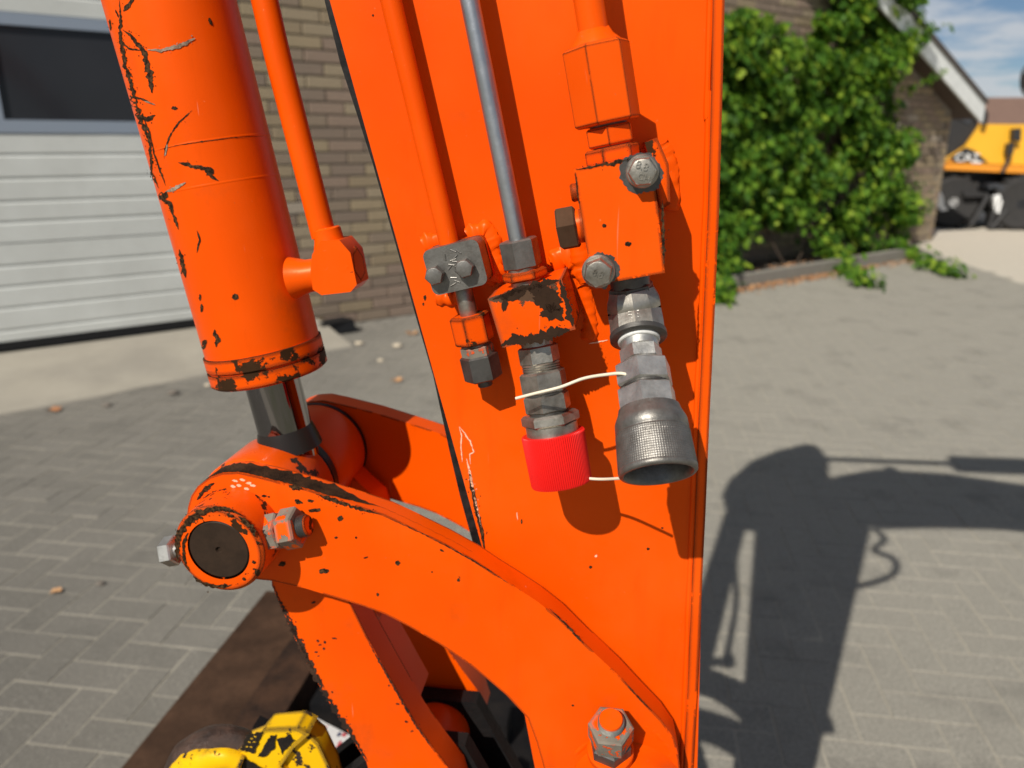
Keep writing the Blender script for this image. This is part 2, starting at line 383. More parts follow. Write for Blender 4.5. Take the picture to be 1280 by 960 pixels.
# ================================================================== BRICK BUILDING
bld = thing('brick_building', wp(4, 0), 'low brown brick farm building with pale garage door and white roof edge', 'building')
_b = MT('mortar'); M_mortar = _b.set(_b.mix(_b.noise(30, 6, .6), (.17, .15, .125), (.25, .225, .19)), .95, 0)
_b = MT('brick'); oi = _b.n('ShaderNodeObjectInfo'); ge = _b.n('ShaderNodeNewGeometry')
rr_ = _b.math('FRACT', _b.math('ADD', oi.outputs['Random'], ge.outputs['Random Per Island']))
cr_ = _b.n('ShaderNodeValToRGB'); _b.l(rr_, cr_.inputs[0]); cr_.color_ramp.interpolation = 'CONSTANT'
for i, (p_, c_) in enumerate([(0, (.30, .23, .14)), (.2, (.25, .19, .135)), (.38, (.34, .265, .16)), (.55, (.28, .20, .15)), (.7, (.34, .27, .175)), (.82, (.22, .165, .125)), (.965, (.38, .32, .25))]):
    e = cr_.color_ramp.elements[i] if i < 2 else cr_.color_ramp.elements.new(p_)
    e.position = p_; e.color = (*c_, 1)
pp = ge.outputs['Position']; bn = _b.noise(50, 8, .7, pp)
_b.bump(_b.math('ADD', bn, _b.noise(160, 4, .6, pp)), .004, .7)
M_brick = _b.set(_b.mix(_b.math('MULTIPLY', bn, .55), cr_.outputs[0], (.19, .145, .10)), .9, 0)
BLh, BHh, PL, PH = .29, .080, .302, .0925
S_R, S_L, S_J = 9.87, -9.0, -.93           # right corner, left end, right jamb of the garage door
APEX = (.8, 0)
def roofz(s): return 1.88 + (9.95 - s) * .40 if s > .8 else 1.88 + 9.15 * .40 - (.8 - s) * .40
DOOR_L, DOOR_T, DOOR_B = -4.6, 2.75, .13
bm = NB()
def q4(bm, pts): bm.faces.new([bm.verts.new(p) for p in pts])
q4(bm, [wp(S_J, 0), wp(S_R, 0), wp(S_R, roofz(S_R) + .05), wp(.8, roofz(.8)), wp(S_J, roofz(S_J))])
q4(bm, [wp(DOOR_L, DOOR_T), wp(S_J, DOOR_T), wp(S_J, roofz(S_J)), wp(DOOR_L, roofz(DOOR_L))])
q4(bm, [wp(S_L, 0), wp(DOOR_L, 0), wp(DOOR_L, roofz(DOOR_L)), wp(S_L, roofz(S_L))])
q4(bm, [wp(S_J, 0), wp(S_J, roofz(S_J)), wp(S_J, roofz(S_J), -.25), wp(S_J, 0, -.25)])
q4(bm, [wp(DOOR_L, DOOR_T), wp(S_J, DOOR_T), wp(S_J, DOOR_T, -.25), wp(DOOR_L, DOOR_T, -.25)])
q4(bm, [wp(S_R, 0), wp(S_R, 2), wp(S_R, 2, -12), wp(S_R, 0, -12)])
q4(bm, [wp(S_L, 0), wp(S_L, 2), wp(S_L, 2, -12), wp(S_L, 0, -12)])
wall = obj('wall', bm, M_mortar, bld, 0)
def brick_bm(L):
    bm = NB(); box(bm, V((0, 0, 0)), XYZ, (L / 2, .02, BHh / 2)); bmesh.ops.delete(bm, geom=[f for f in bm.faces if f.normal.y > .5 or f.calc_center_median().y > .019], context='FACES_ONLY')
    bev(bm, .004, 1, 30); return bm
bmesh_full = bpy.data.meshes.new('brick'); t_ = brick_bm(BLh); t_.to_mesh(bmesh_full); t_.free(); bmesh_full.materials.append(M_brick)
bmesh_half = bpy.data.meshes.new('brick_half'); t_ = brick_bm(BLh / 2 - .006); t_.to_mesh(bmesh_half); t_.free(); bmesh_half.materials.append(M_brick)
bl_near, bl_rest = [], []
row = 0; z = PH / 2
while z < roofz(.8):
    s0 = S_J + (0 if row % 2 == 0 else -PL / 2)
    s = s0
    while s < S_R - .02:
        a, b = s, s + BLh; half = False
        if a < S_J - .01: a, b, half = S_J, S_J + BLh / 2 - .006, True
        if b > S_R + .01: a, b, half = S_R - BLh / 2 + .006, S_R, True
        cs_ = (a + b) / 2
        if z + PH / 2 < roofz(cs_) - .02 and not (half and b - a < .1):
            c_ = wp(cs_, z, .002); x, y = proj(c_)
            near = (300 < x < 560 and -15 < y < 420) or (900 < x < 1060 and -10 < y < 75) or (1120 < x < 1190 and 90 < y < 330)
            (bl_near if near else bl_rest).append((c_, half, (c_ - CAM).length))
        s += PL
    row += 1; z += PH
bl_near.sort(key=lambda t: t[2]); bl_rest += bl_near[300:]
for c_, half, _ in bl_near[:300]:
    o = bpy.data.objects.new('brick', bmesh_half if half else bmesh_full); COL.objects.link(o); o.parent = wall
    o.location = c_ + WN * random.uniform(-.003, .003); o.rotation_euler = (random.gauss(0, .006), random.gauss(0, .004), WTH + random.gauss(0, .006))
verts, faces = [], []
for c_, half, _ in bl_rest:
    m_ = bmesh_half if half else bmesh_full; b = len(verts); off = WN * random.uniform(-.003, .003)
    for v in m_.vertices: verts.append(c_ + off + WD * v.co.x - WN * v.co.y + ZZ * v.co.z)
    for p_ in m_.polygons: faces.append([b + i for i in p_.vertices])
me = bpy.data.meshes.new('brickwork'); me.from_pydata(verts, [], faces); me.materials.append(M_brick)
o = bpy.data.objects.new('brickwork', me); COL.objects.link(o); o.parent = wall; o['kind'] = 'stuff'
# roof, soffit and barge board
_b = MT('roof_sheet'); M_roof = _b.set(_b.mix(_b.noise(8, 6, .6), (.07, .06, .055), (.11, .09, .08)), .8, 0)
_b = MT('white_board'); M_board = _b.set(_b.mix(_b.ramp(_b.noise(9, 8, .7), .42, .72), (.80, .82, .80), (.62, .64, .62)), .6, 0)
_b = MT('brown_soffit'); M_soff = _b.set(_b.mix(_b.noise(5, 5, .6), (.055, .035, .024), (.08, .052, .036)), .7, 0)
OVH = .34; EA = S_R + .30
def slope_box(bm, s0, s1, z0, z1, n0, n1):
    pts = [wp(s0, roofz(s0) + z0, n1), wp(s1, roofz(s1) + z0, n1), wp(s1, roofz(s1) + z1, n1), wp(s0, roofz(s0) + z1, n1)]
    prism(bm, pts, WN * (n0 - n1))
bm = NB(); slope_box(bm, .8, EA, .23, .29, -12.3, OVH + .03); slope_box(bm, -9.6, .8, .23, .29, -12.3, OVH + .03); roof = obj('roof', bm, M_roof, bld, 0)
bm = NB(); slope_box(bm, .8, EA, -.04, .225, OVH - .03, OVH); obj('barge_board', bm, M_board, bld, 0)
bm = NB(); slope_box(bm, -9.6, .8, -.04, .225, OVH - .03, OVH); obj('barge_board', bm, M_board, bld, 0)
bm = NB(); slope_box(bm, .8, EA - .02, .01, .03, .003, OVH - .032); slope_box(bm, S_R + .01, EA - .02, .01, .03, -12, .002); obj('soffit', bm, M_soff, bld, 0)
# garage door
_b = MT('door_sheet'); dn = _b.noise(2.5, 6, .6)
M_door = _b.set(_b.mix(_b.ramp(dn, .35, .7), (.585, .60, .57), (.51, .52, .49)), .42, 0); _b.bump(_b.noise(7, 3, .5), .004, .4)
_b = MT('aluminium_frame'); M_alu = _b.set((.30, .35, .42), .42, .35)
_b = MT('dark_glass'); M_glass = _b.set(_b.mix(_b.noise(1.6, 3, .5), (.018, .019, .023), (.034, .035, .040)), .10, 0, **{'Specular IOR Level': .25})
gd = NB(); REC = -.10
q4(gd, [wp(DOOR_L, DOOR_B, REC - .03), wp(S_J, DOOR_B, REC - .03), wp(S_J, DOOR_T, REC - .03), wp(DOOR_L, DOOR_T, REC - .03)])
door = obj('garage_door', gd, M_door, bld, 0)
def ribbed(z0, z1, ribs):
    """one door section: flat bands with pressed grooves, folded edges"""
    prof = [(z0 + .003, REC - .02), (z0 + .004, REC)]
    for r in sorted(ribs): prof += [(r - .018, REC), (r - .010, REC - .007), (r + .004, REC - .007), (r + .010, REC)]
    prof += [(z1 - .004, REC), (z1 - .003, REC - .02)]
    bm = NB(); K = 24; rows = []
    for z, d in prof:
        rows.append([bm.verts.new(wp(DOOR_L + .01 + (S_J - DOOR_L - .02) * k / K, z, d + .002 * noise.noise(V((k * .7, z * 3, 0))))) for k in range(K + 1)])
    for a, b in zip(rows, rows[1:]):
        for k in range(K): bm.faces.new((a[k], a[k + 1], b[k + 1], b[k]))
    return obj('door_panel', bm, M_door, door, 25)
# groove heights measured down the door
z_of = lambda y: wat(0, y, REC).z
s1 = [z_of(y) for y in (223, 252, 278)]; s2 = [z_of(y) for y in (333, 359, 386, 414)]
zj = z_of(305); zw0, zw1 = z_of(166), z_of(14)
ribbed(zj, zw0 - .002, s1 + [z_of(193)])
ribbed(DOOR_B + .05, zj, s2)
ribbed(zw1, DOOR_T, [zw1 + .12, zw1 + .25, zw1 + .38])
bm = NB(); prism(bm, [wp(DOOR_L + .01, DOOR_B - .005, REC + .004), wp(S_J - .01, DOOR_B - .005, REC + .004), wp(S_J - .01, DOOR_B + .048, REC + .004), wp(DOOR_L + .01, DOOR_B + .048, REC + .004)], WN * -.03); obj('rubber_seal', bm, M_rubber, door, 0)
zi0, zi1 = z_of(149.5), z_of(30); sl0 = ws(wat(5, 149, REC))
def wbox(name, s0, s1_, z0, z1, d0, d1, mat, par):
    bm = NB(); prism(bm, [wp(s0, z0, d1), wp(s1_, z0, d1), wp(s1_, z1, d1), wp(s0, z1, d1)], WN * (d0 - d1)); bev(bm, .004, 1); return obj(name, bm, mat, par, 0)
wbox('window_rail', DOOR_L + .01, S_J - .01, zw0, zi0, REC - .03, REC + .006, M_alu, door)
wbox('window_rail', DOOR_L + .01, S_J - .01, zi1, zw1, REC - .03, REC + .006, M_alu, door)
for s_ in (sl0 - 1.15, sl0, S_J - .075):
    wbox('window_post', s_ - .07 if s_ != S_J - .075 else s_, s_ if s_ != S_J - .075 else S_J - .012, zi0 + .001, zi1 - .001, REC - .03, REC + .004, M_alu, door)
for a, b in ((sl0 - 1.15, sl0 - .07), (sl0, S_J - .076)):
    wbox('window_pane', a + .001, b - .001, zi0 + .001, zi1 - .001, REC - .025, REC - .015, M_glass, door)
# concrete ramp up to the door
_b = MT('concrete'); c1 = _b.noise(5, 9, .68); c2_ = _b.ramp(_b.noise(1.7, 6, .6), .4, .65); _b.bump(c1, .006, .6)
M_conc = _b.set(_b.mix(c2_, _b.mix(c1, (.26, .235, .19), (.36, .33, .27)), _b.mix(c1, (.22, .20, .165), (.29, .265, .22))), .9, 0)
ra, rb = g(0, 520), g(270, 467)
dirr = (rb - ra).normalized(); K = 30; bm = NB(); prev = None
for k in range(K + 1):
    s_ = -4.6 + (S_J + .50 + 4.6) * k / K
    back = wp(s_, DOOR_B - .02, REC - .02 if s_ < S_J - .005 else .006)
    off0 = (ra - B0).dot(WN); off1 = (rb - B0).dot(WN); sa, sb = ws(ra), ws(rb)
    of = off0 + (off1 - off0) * (s_ - sa) / (sb - sa); of = max(.5, of) + .03 * noise.noise(V((s_ * 4, 0, 0)))
    row_ = [bm.verts.new(p) for p in (wp(s_, -.03, of + .02), wp(s_, .012, of), wp(s_, DOOR_B * .75, of * .35), wp(s_, DOOR_B - .03, .02), back)]
    if prev:
        for i in range(4): bm.faces.new((prev[i], row_[i], row_[i + 1], prev[i + 1]))
    prev = row_
bm.faces.new(prev)
struct('ramp', bm, M_conc, 40)

# ------------------------------------------------------------------ planting bed, kerb, vine
K0, K1 = g(890, 366), g(1133, 324)
kd = (K1 - K0).normalized(); kn = V((kd.y, -kd.x, 0))
_b = MT('soil'); M_soil = _b.set(_b.mix(_b.noise(30, 8, .7), (.035, .026, .018), (.075, .055, .038)), .95, 0)
bm = NB(); q4(bm, [p + ZZ * .05 for p in (K0 - kd * 1.6 , K1, wp(ws(K1) + .2, 0, .01), wp(ws(K0) - 1.6, 0, .01))]); struct('soil_bed', bm, M_soil)
kerb = thing('kerb', K0, 'grey concrete kerb edging the planting bed under the green vine', 'kerb')
_b = MT('kerb_concrete'); M_kerb = _b.set(_b.mix(_b.noise(20, 8, .7), (.17, .155, .13), (.27, .25, .21)), .9, 0)
L_ = (K1 - K0).length; n_ = 6
for k in range(-2, n_):
    bm = NB(); box(bm, K0 + kd * (L_ * (k + .5) / n_) - kn * .05 + ZZ * .055, (kd, kn, ZZ), (L_ / n_ / 2 - .006, .05, .075)); bev(bm, .012, 2)
    obj('kerb_stone', bm, M_kerb, kerb, 40)
_b = MT('vine_leaf'); oi = _b.n('ShaderNodeObjectInfo'); ge = _b.n('ShaderNodeNewGeometry')
rv = _b.math('FRACT', _b.math('ADD', oi.outputs['Random'], ge.outputs['Random Per Island']))
cr_ = _b.n('ShaderNodeValToRGB'); _b.l(rv, cr_.inputs[0])
for i, (p_, c_) in enumerate([(0, (.035, .092, .011)), (1, (.30, .40, .04)), (.5, (.07, .165, .016)), (.84, (.15, .26, .025))]):
    e = cr_.color_ramp.elements[i] if i < 2 else cr_.color_ramp.elements.new(p_); e.position = p_; e.color = (*c_, 1)
_b.set(cr_.outputs[0], .5, 0, **{'Specular IOR Level': .18})
tr = _b.n('ShaderNodeBsdfTranslucent'); _b.l(_b.mix(1.0, cr_.outputs[0], (1.5, 1.5, .5), 'MULTIPLY'), tr.inputs[0])
mx = _b.n('ShaderNodeMixShader'); mx.inputs[0].default_value = .38
_b.l(_b.p.outputs[0], mx.inputs[1]); _b.l(tr.outputs[0], mx.inputs[2]); _b.l(mx.outputs[0], _b.t.nodes['Material Output'].inputs[0])
M_leaf = _b.m
_b = MT('vine_bark'); M_bark = _b.set((.06, .042, .028), .9, 0)
LV = [(0, 0, 0), (.22, -.02, .02), (.48, .22, .05), (.30, .40, .03), (.36, .72, .02), (0, 1.0, -.10), (-.36, .72, .02), (-.30, .40, .03), (-.48, .22, .05), (-.22, -.02, .02), (0, .42, -.05)]
LF = [(0, 1, 10), (1, 2, 10), (2, 3, 10), (3, 4, 10), (4, 5, 10), (5, 6, 10), (6, 7, 10), (7, 8, 10), (8, 9, 10), (9, 0, 10)]
leafm = bpy.data.meshes.new('leaf'); leafm.from_pydata(LV, [], LF); leafm.materials.append(M_leaf)
def inpoly(x, y, P):
    c = False; j = len(P) - 1
    for i in range(len(P)):
        if (P[i][1] > y) != (P[j][1] > y) and x < (P[j][0] - P[i][0]) * (y - P[i][1]) / (P[j][1] - P[i][1]) + P[i][0]: c = not c
        j = i
    return c
VINE = [(800, 70), (860, 55), (905, 28), (950, 8), (985, 28), (1015, 40), (1035, 20), (1048, -10), (1050, -60), (1150, -60), (1150, 10), (1142, 45), (1122, 70), (1110, 95), (1120, 130), (1138, 150), (1150, 190), (1148, 235), (1140, 270), (1128, 300), (1110, 322), (1075, 328), (1060, 345), (1040, 335), (1030, 300), (1010, 268), (985, 275), (960, 262), (938, 268), (925, 300), (912, 345), (898, 380), (870, 385), (830, 340), (800, 300)]
vine = thing('climbing_vine', wp(6.5, .05, .4), 'dense green climbing vine covering the brick gable wall', 'vine')
LM = []
rg = random.Random(3)
def leaf_mat(p, size, up=.55):
    nrm = (WN * 1.0 + ZZ * up + V((rg.gauss(0, .55), rg.gauss(0, .55), rg.gauss(0, .5)))).normalized()
    d = (V((0, 0, -1)) + V((rg.gauss(0, .5), rg.gauss(0, .5), rg.gauss(0, .35)))); d = (d - nrm * d.dot(nrm)).normalized()
    x = d.cross(nrm)
    return Matrix(((x.x * size, d.x * size, nrm.x * size, p.x), (x.y * size, d.y * size, nrm.y * size, p.y), (x.z * size, d.z * size, nrm.z * size, p.z), (0, 0, 0, 1)))
# clumps first, leaves round them, so that the mass has lit heads and dark gaps
clumps = []
while len(clumps) < 320:
    x, y = rg.uniform(800, 1160), rg.uniform(-60, 385)
    if not inpoly(x, y, VINE): continue
    base = .22 + .30 * (y / 385 if y > 0 else 0) + .22 * noise.noise(V((x * .018, y * .018, 2)))
    p = wat(x, y, max(.08, base) + rg.uniform(-.1, .12))
    clumps.append((p, rg.uniform(.10, .24), rg.random()))
for p, r_, q in clumps:
    for _ in range(int(20 + 110 * (r_ / .24) ** 2)):
        d = V((rg.gauss(0, 1), rg.gauss(0, 1), rg.gauss(0, 1))).normalized() * r_ * (rg.random() ** .4)
        LM.append((leaf_mat(p + d, rg.choice((.045, .06, .075, .09, .12)) * rg.uniform(.8, 1.1)), (p + d)))
for _ in range(2600):   # flat layer on the wall behind
    x, y = rg.uniform(800, 1160), rg.uniform(-60, 300)
    if inpoly(x, y, VINE): p = wat(x, y, rg.uniform(.03, .18)); LM.append((leaf_mat(p, rg.uniform(.05, .10)), p))
def spray(path, off, nn, size, spread):
    P = [wat(x, y, o_) if isinstance(o_, (int, float)) else g(x, y, .03) for (x, y), o_ in zip(path, off)]
    P = smoothpath(P, 6)
    for _ in range(nn):
        k = rg.randrange(len(P)); p = P[k] + V((rg.gauss(0, spread), rg.gauss(0, spread), abs(rg.gauss(0, spread)))); LM.append((leaf_mat(p, rg.uniform(*size), 1.2), p))
    return P
stems = []
stems.append(spray([(1128, 70), (1150, 48), (1165, 36), (1172, 40)], [.35, .45, .5, .5], 60, (.05, .09), .05))
stems.append(spray([(1130, 118), (1150, 108), (1165, 98), (1176, 93)], [.3, .4, .45, .45], 55, (.045, .08), .045))
stems.append(spray([(1140, 230), (1148, 250), (1150, 262), (1146, 270)], [.3, .35, .35, .3], 60, (.05, .08), .06))
stems.append(spray([(1045, 310), (1055, 335), (1070, 350), (1085, 357)], [.7, 'g', 'g', 'g'], 260, (.05, .09), .075))
stems.append(spray([(1120, 312), (1140, 322), (1165, 335), (1197, 346)], [.7, 'g', 'g', 'g'], 300, (.05, .09), .075))
stems.append(spray([(905, 300), (903, 340), (900, 368), (896, 378)], [.7, .85, 'g', 'g'], 260, (.05, .09), .075))
stems.append(spray([(1010, 262), (1022, 290), (1030, 315), (1040, 330)], [.55, .6, .65, .7], 120, (.05, .09), .10))
LM2 = [t for t in LM if t[1].z > .01 and (t[1] - B0).dot(WN) > .015]
LM2.sort(key=lambda t: -(t[1] - B0).dot(WN))
front = [t for t in LM2 if 895 < proj(t[1])[0] < 1210 and 0 < proj(t[1])[1] < 390]
step = set(id(t) for t in front[:300])
for t in front[:300]:
    o = bpy.data.objects.new('leaf', leafm); COL.objects.link(o); o.parent = vine
    o.matrix_parent_inverse = Matrix.Translation(-vine.location); o.matrix_local = t[0]
    o.matrix_basis = t[0]
verts, faces = [], []
for t in LM2:
    if id(t) in step: continue
    b = len(verts)
    for v in LV: verts.append(t[0] @ V(v))
    for f in LF: faces.append([b + i for i in f])
me = bpy.data.meshes.new('foliage'); me.from_pydata(verts, [], faces); me.materials.append(M_leaf)
o = bpy.data.objects.new('foliage', me); COL.objects.link(o); adopt(o, vine); o['kind'] = 'stuff'
bm = NB()
for k in range(7):
    s_ = 5.3 + k * .5; p = [wp(s_ + rg.uniform(-.1, .1), .04, .45 + rg.uniform(-.1, .15)), wp(s_ + rg.uniform(-.2, .2), .5, .35), wp(s_ + rg.uniform(-.3, .3), 1.2, .2), wp(s_ + rg.uniform(-.5, .5), 2.1, .1)]
    tube(bm, smoothpath(p, 5), .014, 6)
for P in stems: tube(bm, P, .004, 5)
obj('stem', bm, M_bark, vine)
# dry leaf litter along the kerb
_b = MT('dry_leaf'); oi = _b.n('ShaderNodeObjectInfo'); ge = _b.n('ShaderNodeNewGeometry')
rv = _b.math('FRACT', _b.math('ADD', oi.outputs['Random'], ge.outputs['Random Per Island']))
M_dry = _b.set(_b.ramp(rv, 0, 1, (.24, .10, .04), (.52, .30, .14)), .8, 0)
verts, faces = [], []
for _ in range(1100):
    t = abs(rg.gauss(.25, .3)) if rg.random() < .6 else rg.random()
    if t > 1: continue
    inside = rg.random() < .35
    p = K0 + kd * (L_ * t) + kn * ((abs(rg.gauss(0, .10)) + .01) if not inside else -rg.uniform(.12, .5)) + ZZ * (.008 if not inside else .06)
    a = rg.uniform(0, 6.28); sz = rg.uniform(.02, .045); tl = Matrix.Translation(p) @ Matrix.Rotation(a, 4, 'Z') @ Matrix.Rotation(rg.gauss(0, .35), 4, 'X') @ Matrix.Scale(sz, 4)
    b = len(verts)
    for v in LV: verts.append(tl @ V((v[0], v[1] - .5, v[2] * 3)))
    for f in LF: faces.append([b + i for i in f])
me = bpy.data.meshes.new('leaf_litter'); me.from_pydata(verts, [], faces); me.materials.append(M_dry)
o = bpy.data.objects.new('leaf_litter', me); COL.objects.link(o); tag(o, 'orange brown dry leaves scattered along the kerb', 'leaves', kind='stuff')
# single things lying on the yard
_b = MT('pebble'); M_peb = _b.set(_b.mix(_b.noise(40, 5, .6), (.10, .085, .07), (.2, .17, .14)), .85, 0)
_b = MT('pale_pebble'); M_pebl = _b.set(_b.mix(_b.noise(40, 5, .6), (.40, .34, .25), (.55, .47, .36)), .85, 0)
def lone_leaf(px, size, label, rotz):
    p = g(*px); bm = NB()
    vs = [bm.verts.new(Matrix.Translation(p + ZZ * (.01 + size * .05)) @ Matrix.Rotation(rotz, 4, 'Z') @ Matrix.Rotation(.18, 4, 'X') @ V((v[0] * size, (v[1] - .5) * size, v[2] * size * 3))) for v in LV]
    for f in LF: bm.faces.new([vs[i] for i in f])
    tag(obj('dry_leaf', bm, M_dry, None, 0), label, 'leaf', 'stray leaves on the yard')
def stone(px, r, mat, label, fl=.6):
    p = g(*px); bm = NB(); bmesh.ops.create_icosphere(bm, subdivisions=2, radius=1)
    for v in bm.verts: v.co = p + V((v.co.x * r * 1.3, v.co.y * r, (v.co.z + .8) * r * fl)) + noise.noise_vector(v.co * 1.7 + V(px).to_3d()) * r * .3
    tag(obj('stone', bm, mat, None, 60), label, 'stone', 'stray stones on the yard')
lone_leaf((495, 476), .085, 'orange dry leaf on the ground behind the far lever arm', .4)
lone_leaf((66, 514), .08, 'yellowish dry leaf by the edge of the concrete ramp', 1.2)
lone_leaf((70, 742), .035, 'small brown dry leaf on the pavers at far left', 2.0)
lone_leaf((515, 417), .11, 'reddish dry leaf at the foot of the brick wall', .1)
stone((126, 731), .012, M_peb, 'dark brown pebble on the paving at left')
stone((217, 493), .026, M_peb, 'dark stone beside the cylinder at the end of the concrete ramp')
stone((260, 483), .018, M_pebl, 'pale round pebble just left of the cylinder gland')
stone((134, 508), .02, M_peb, 'brown clod along the middle of the ramp edge')
stone((449, 431), .026, M_pebl, 'pale stone on the ground right of the cylinder gland')
stone((497, 434), .028, M_pebl, 'pale flat stone near the foot of the brick wall')
stone((476, 452), .02, M_pebl, 'small pale stone behind the far lever arm')
bm = NB(); c_ = g(420, 417)  # small dark block with rounded, uneven edges where ramp and wall meet
box(bm, c_ + ZZ * .05 + WN * -.05, (WD, WN, ZZ), (.14, .10, .045)); bev(bm, .03, 3); wobble(bm, .03, 9)
tag(obj('dark_block', bm, M_rubber, None, 60), 'black block at the foot of the brick wall beside the cylinder', 'block')

# ================================================================== FAR THINGS ON THE RIGHT
E0 = g(1228, 286); ea = R(-9); EU = V((math.cos(ea), math.sin(ea), 0)); EN = V((math.sin(ea), -math.cos(ea), 0))
def ep(x, y, n=0): return plane_at(x, y, E0 + EN * n, EN)
exc = thing('wheeled_excavator', E0, 'yellow wheeled excavator with black undercarriage parked on the gravel', 'excavator')
_b = MT('machine_yellow'); M_my = _b.set(_b.mix(_b.noise(3, 6, .6), (.72, .36, .02), (.80, .42, .03)), .38, 0)
_b = MT('machine_orange'); M_mo = _b.set((.70, .26, .02), .45, 0)
_b = MT('machine_black'); M_mb = _b.set(_b.mix(_b.noise(6, 6, .6), (.012, .012, .013), (.03, .028, .027)), .5, 0)
_b = MT('machine_grey'); M_mg = _b.set((.05, .053, .06), .35, .2)
_b = MT('machine_white'); M_mw = _b.set((.78, .78, .76), .5, 0)
_b = MT('tyre'); M_tyre = _b.set(_b.mix(_b.noise(12, 6, .6), (.014, .014, .014), (.035, .032, .03)), .8, 0)
def eprism(name, pix, n1, n0, mat, par, bw=.02):
    bm = NB(); prism(bm, [ep(x, y, n1) for x, y in pix], EN * (n0 - n1)); bev(bm, bw, 2); return obj(name, bm, mat, par, 40)
body = eprism('body', [(1208, 182), (1226, 155), (1330, 156), (1330, 208), (1183, 203), (1186, 196)], 0, -2.3, M_my, exc, .04)
eprism('lower_rail', [(1181, 204), (1330, 209), (1330, 219), (1181, 212)], .06, -2.36, M_mo, exc, .02)
dec = eprism('black_decal', [(1184, 202), (1187, 197), (1207, 184), (1218, 188), (1235, 203)], .012, -.02, M_mb, body, .002)
eprism('engine_hood', [(1184, 198), (1187, 152), (1191, 141), (1222, 144), (1222, 158), (1206, 180)], -.08, -2.2, M_mb, exc, .05)
eprism('hood_panel', [(1189, 143), (1192, 139), (1214, 150), (1212, 156)], -.06, -.5, M_mg, exc, .01)
eprism('tool_box', [(1267, 161), (1277, 160), (1276, 176), (1266, 175)], .14, -.0, M_mb, exc, .02)
eprism('lamp_guard', [(1261, 180), (1268, 178), (1267, 192), (1259, 194)], .16, .0, M_mb, exc, .02)
eprism('marker_light', [(1186, 200), (1190, 199), (1190, 204), (1186, 204)], .08, .02, M_mo, exc, .004)
bm = NB(); tube(bm, smoothpath([ep(x, y, .1) for x, y in [(1221, 139), (1226, 136), (1231, 142), (1231, 150), (1229, 156)]], 6), .045, 10); obj('handrail', bm, M_mb, exc)
bm = NB(); tube(bm, smoothpath([ep(x, y, .1) for x, y in [(1264, 190), (1258, 205), (1252, 216)]], 6), .03, 8); obj('hose', bm, M_mb, exc)
bm = NB(); tube(bm, smoothpath([ep(x, y, -.5) for x, y in [(1284, 82), (1279, 90), (1277, 102), (1279, 114), (1285, 119)]], 6), .03, 8); obj('mirror_bracket', bm, M_mb, exc)
eprism('mirror', [(1282, 92), (1295, 92), (1294, 112), (1281, 111)], -.45, -.55, M_mb, exc, .02)
eprism('cab', [(1375, 156), (1375, 60), (1400, 40), (1460, 40), (1470, 156)], -.1, -1.2, M_mg, exc, .08)
eprism('chassis', [(1176, 226), (1330, 222), (1330, 262), (1180, 262)], -.3, -1.9, M_mb, exc, .04)
eprism('slew_ring', [(1205, 214), (1300, 216), (1300, 226), (1205, 226)], -.5, -1.7, M_mb, exc, .03)
eprism('step_frame', [(1205, 241), (1236, 241), (1236, 246), (1205, 246)], .1, -.3, M_mb, exc, .02)
bm = NB()
for a_, b_ in (((1235, 244), (1214, 281)), ((1249, 247), (1236, 284)), ((1214, 281), (1210, 279)), ((1258, 262), (1240, 285))): tube(bm, [ep(*a_, .12), ep(*b_, .12)], .045, 8)
obj('stabiliser_leg', bm, M_mb, exc)
eprism('mudguard', [(1236, 232), (1246, 229), (1256, 233), (1260, 242), (1256, 246), (1252, 238), (1244, 234), (1236, 237)], .12, -.35, M_mg, exc, .01)
def wheel(cx, cy, rp, n):
    c_ = ep(cx, cy, n); r_ = (ep(cx, cy - rp, n) - c_).length
    prof = [(-.22, r_ * .55), (-.24, r_ * .85), (-.18, r_ * .97), (-.06, r_), (.06, r_), (.18, r_ * .97), (.24, r_ * .85), (.22, r_ * .55)]
    bm = NB(); lathe(bm, c_, EN, prof, 40)
    for i in range(26):
        a = i / 26 * 6.283; d = EU * math.cos(a) + ZZ * math.sin(a); t2 = -EU * math.sin(a) + ZZ * math.cos(a)
        box(bm, c_ + d * r_ * .99 + EN * (.1 if i % 2 else -.1), (d, t2, EN), (.03, .04, .11))
    ty = obj('tyre', bm, M_tyre, exc)
    bm = NB(); lathe(bm, c_ + EN * .12, EN, [(0, r_ * .56), (.06, r_ * .55), (.06, r_ * .46), (.0, r_ * .40), (.0, r_ * .22), (.10, r_ * .18), (.10, 0)], 32, closed=False)
    obj('rim', bm, M_mw if cx < 1200 else M_mg, ty)
wheel(1186, 252, 33, -.25); wheel(1270, 254, 34, -.1); wheel(1340, 256, 34, -.1)
eprism('hub_cover', [(1243, 246), (1250, 243), (1253, 252), (1249, 267), (1243, 264)], .16, .05, M_mw, exc, .01)
eprism('fender', [(1171, 246), (1175, 238), (1179, 246), (1181, 258), (1186, 262), (1178, 264), (1172, 258)], .12, .0, M_mw, exc, .01)
def text_mesh(name, body_, size, mat, parent, o, xd, yd, extr=.004):
    cu = bpy.data.curves.new(name, 'FONT'); cu.body = body_; cu.size = size; cu.extrude = extr; cu.align_x = 'CENTER'; cu.align_y = 'CENTER'
    ob = bpy.data.objects.new(name, cu); COL.objects.link(ob)
    dg = bpy.context.evaluated_depsgraph_get(); me = bpy.data.meshes.new_from_object(ob.evaluated_get(dg)); bpy.data.objects.remove(ob)
    zd = xd.cross(yd)
    me.transform(Matrix(((xd.x, yd.x, zd.x, o.x), (xd.y, yd.y, zd.y, o.y), (xd.z, yd.z, zd.z, o.z), (0, 0, 0, 1))))
    me.materials.clear(); me.materials.append(mat)
    ob = bpy.data.objects.new(name, me); COL.objects.link(ob); adopt(ob, parent); return ob
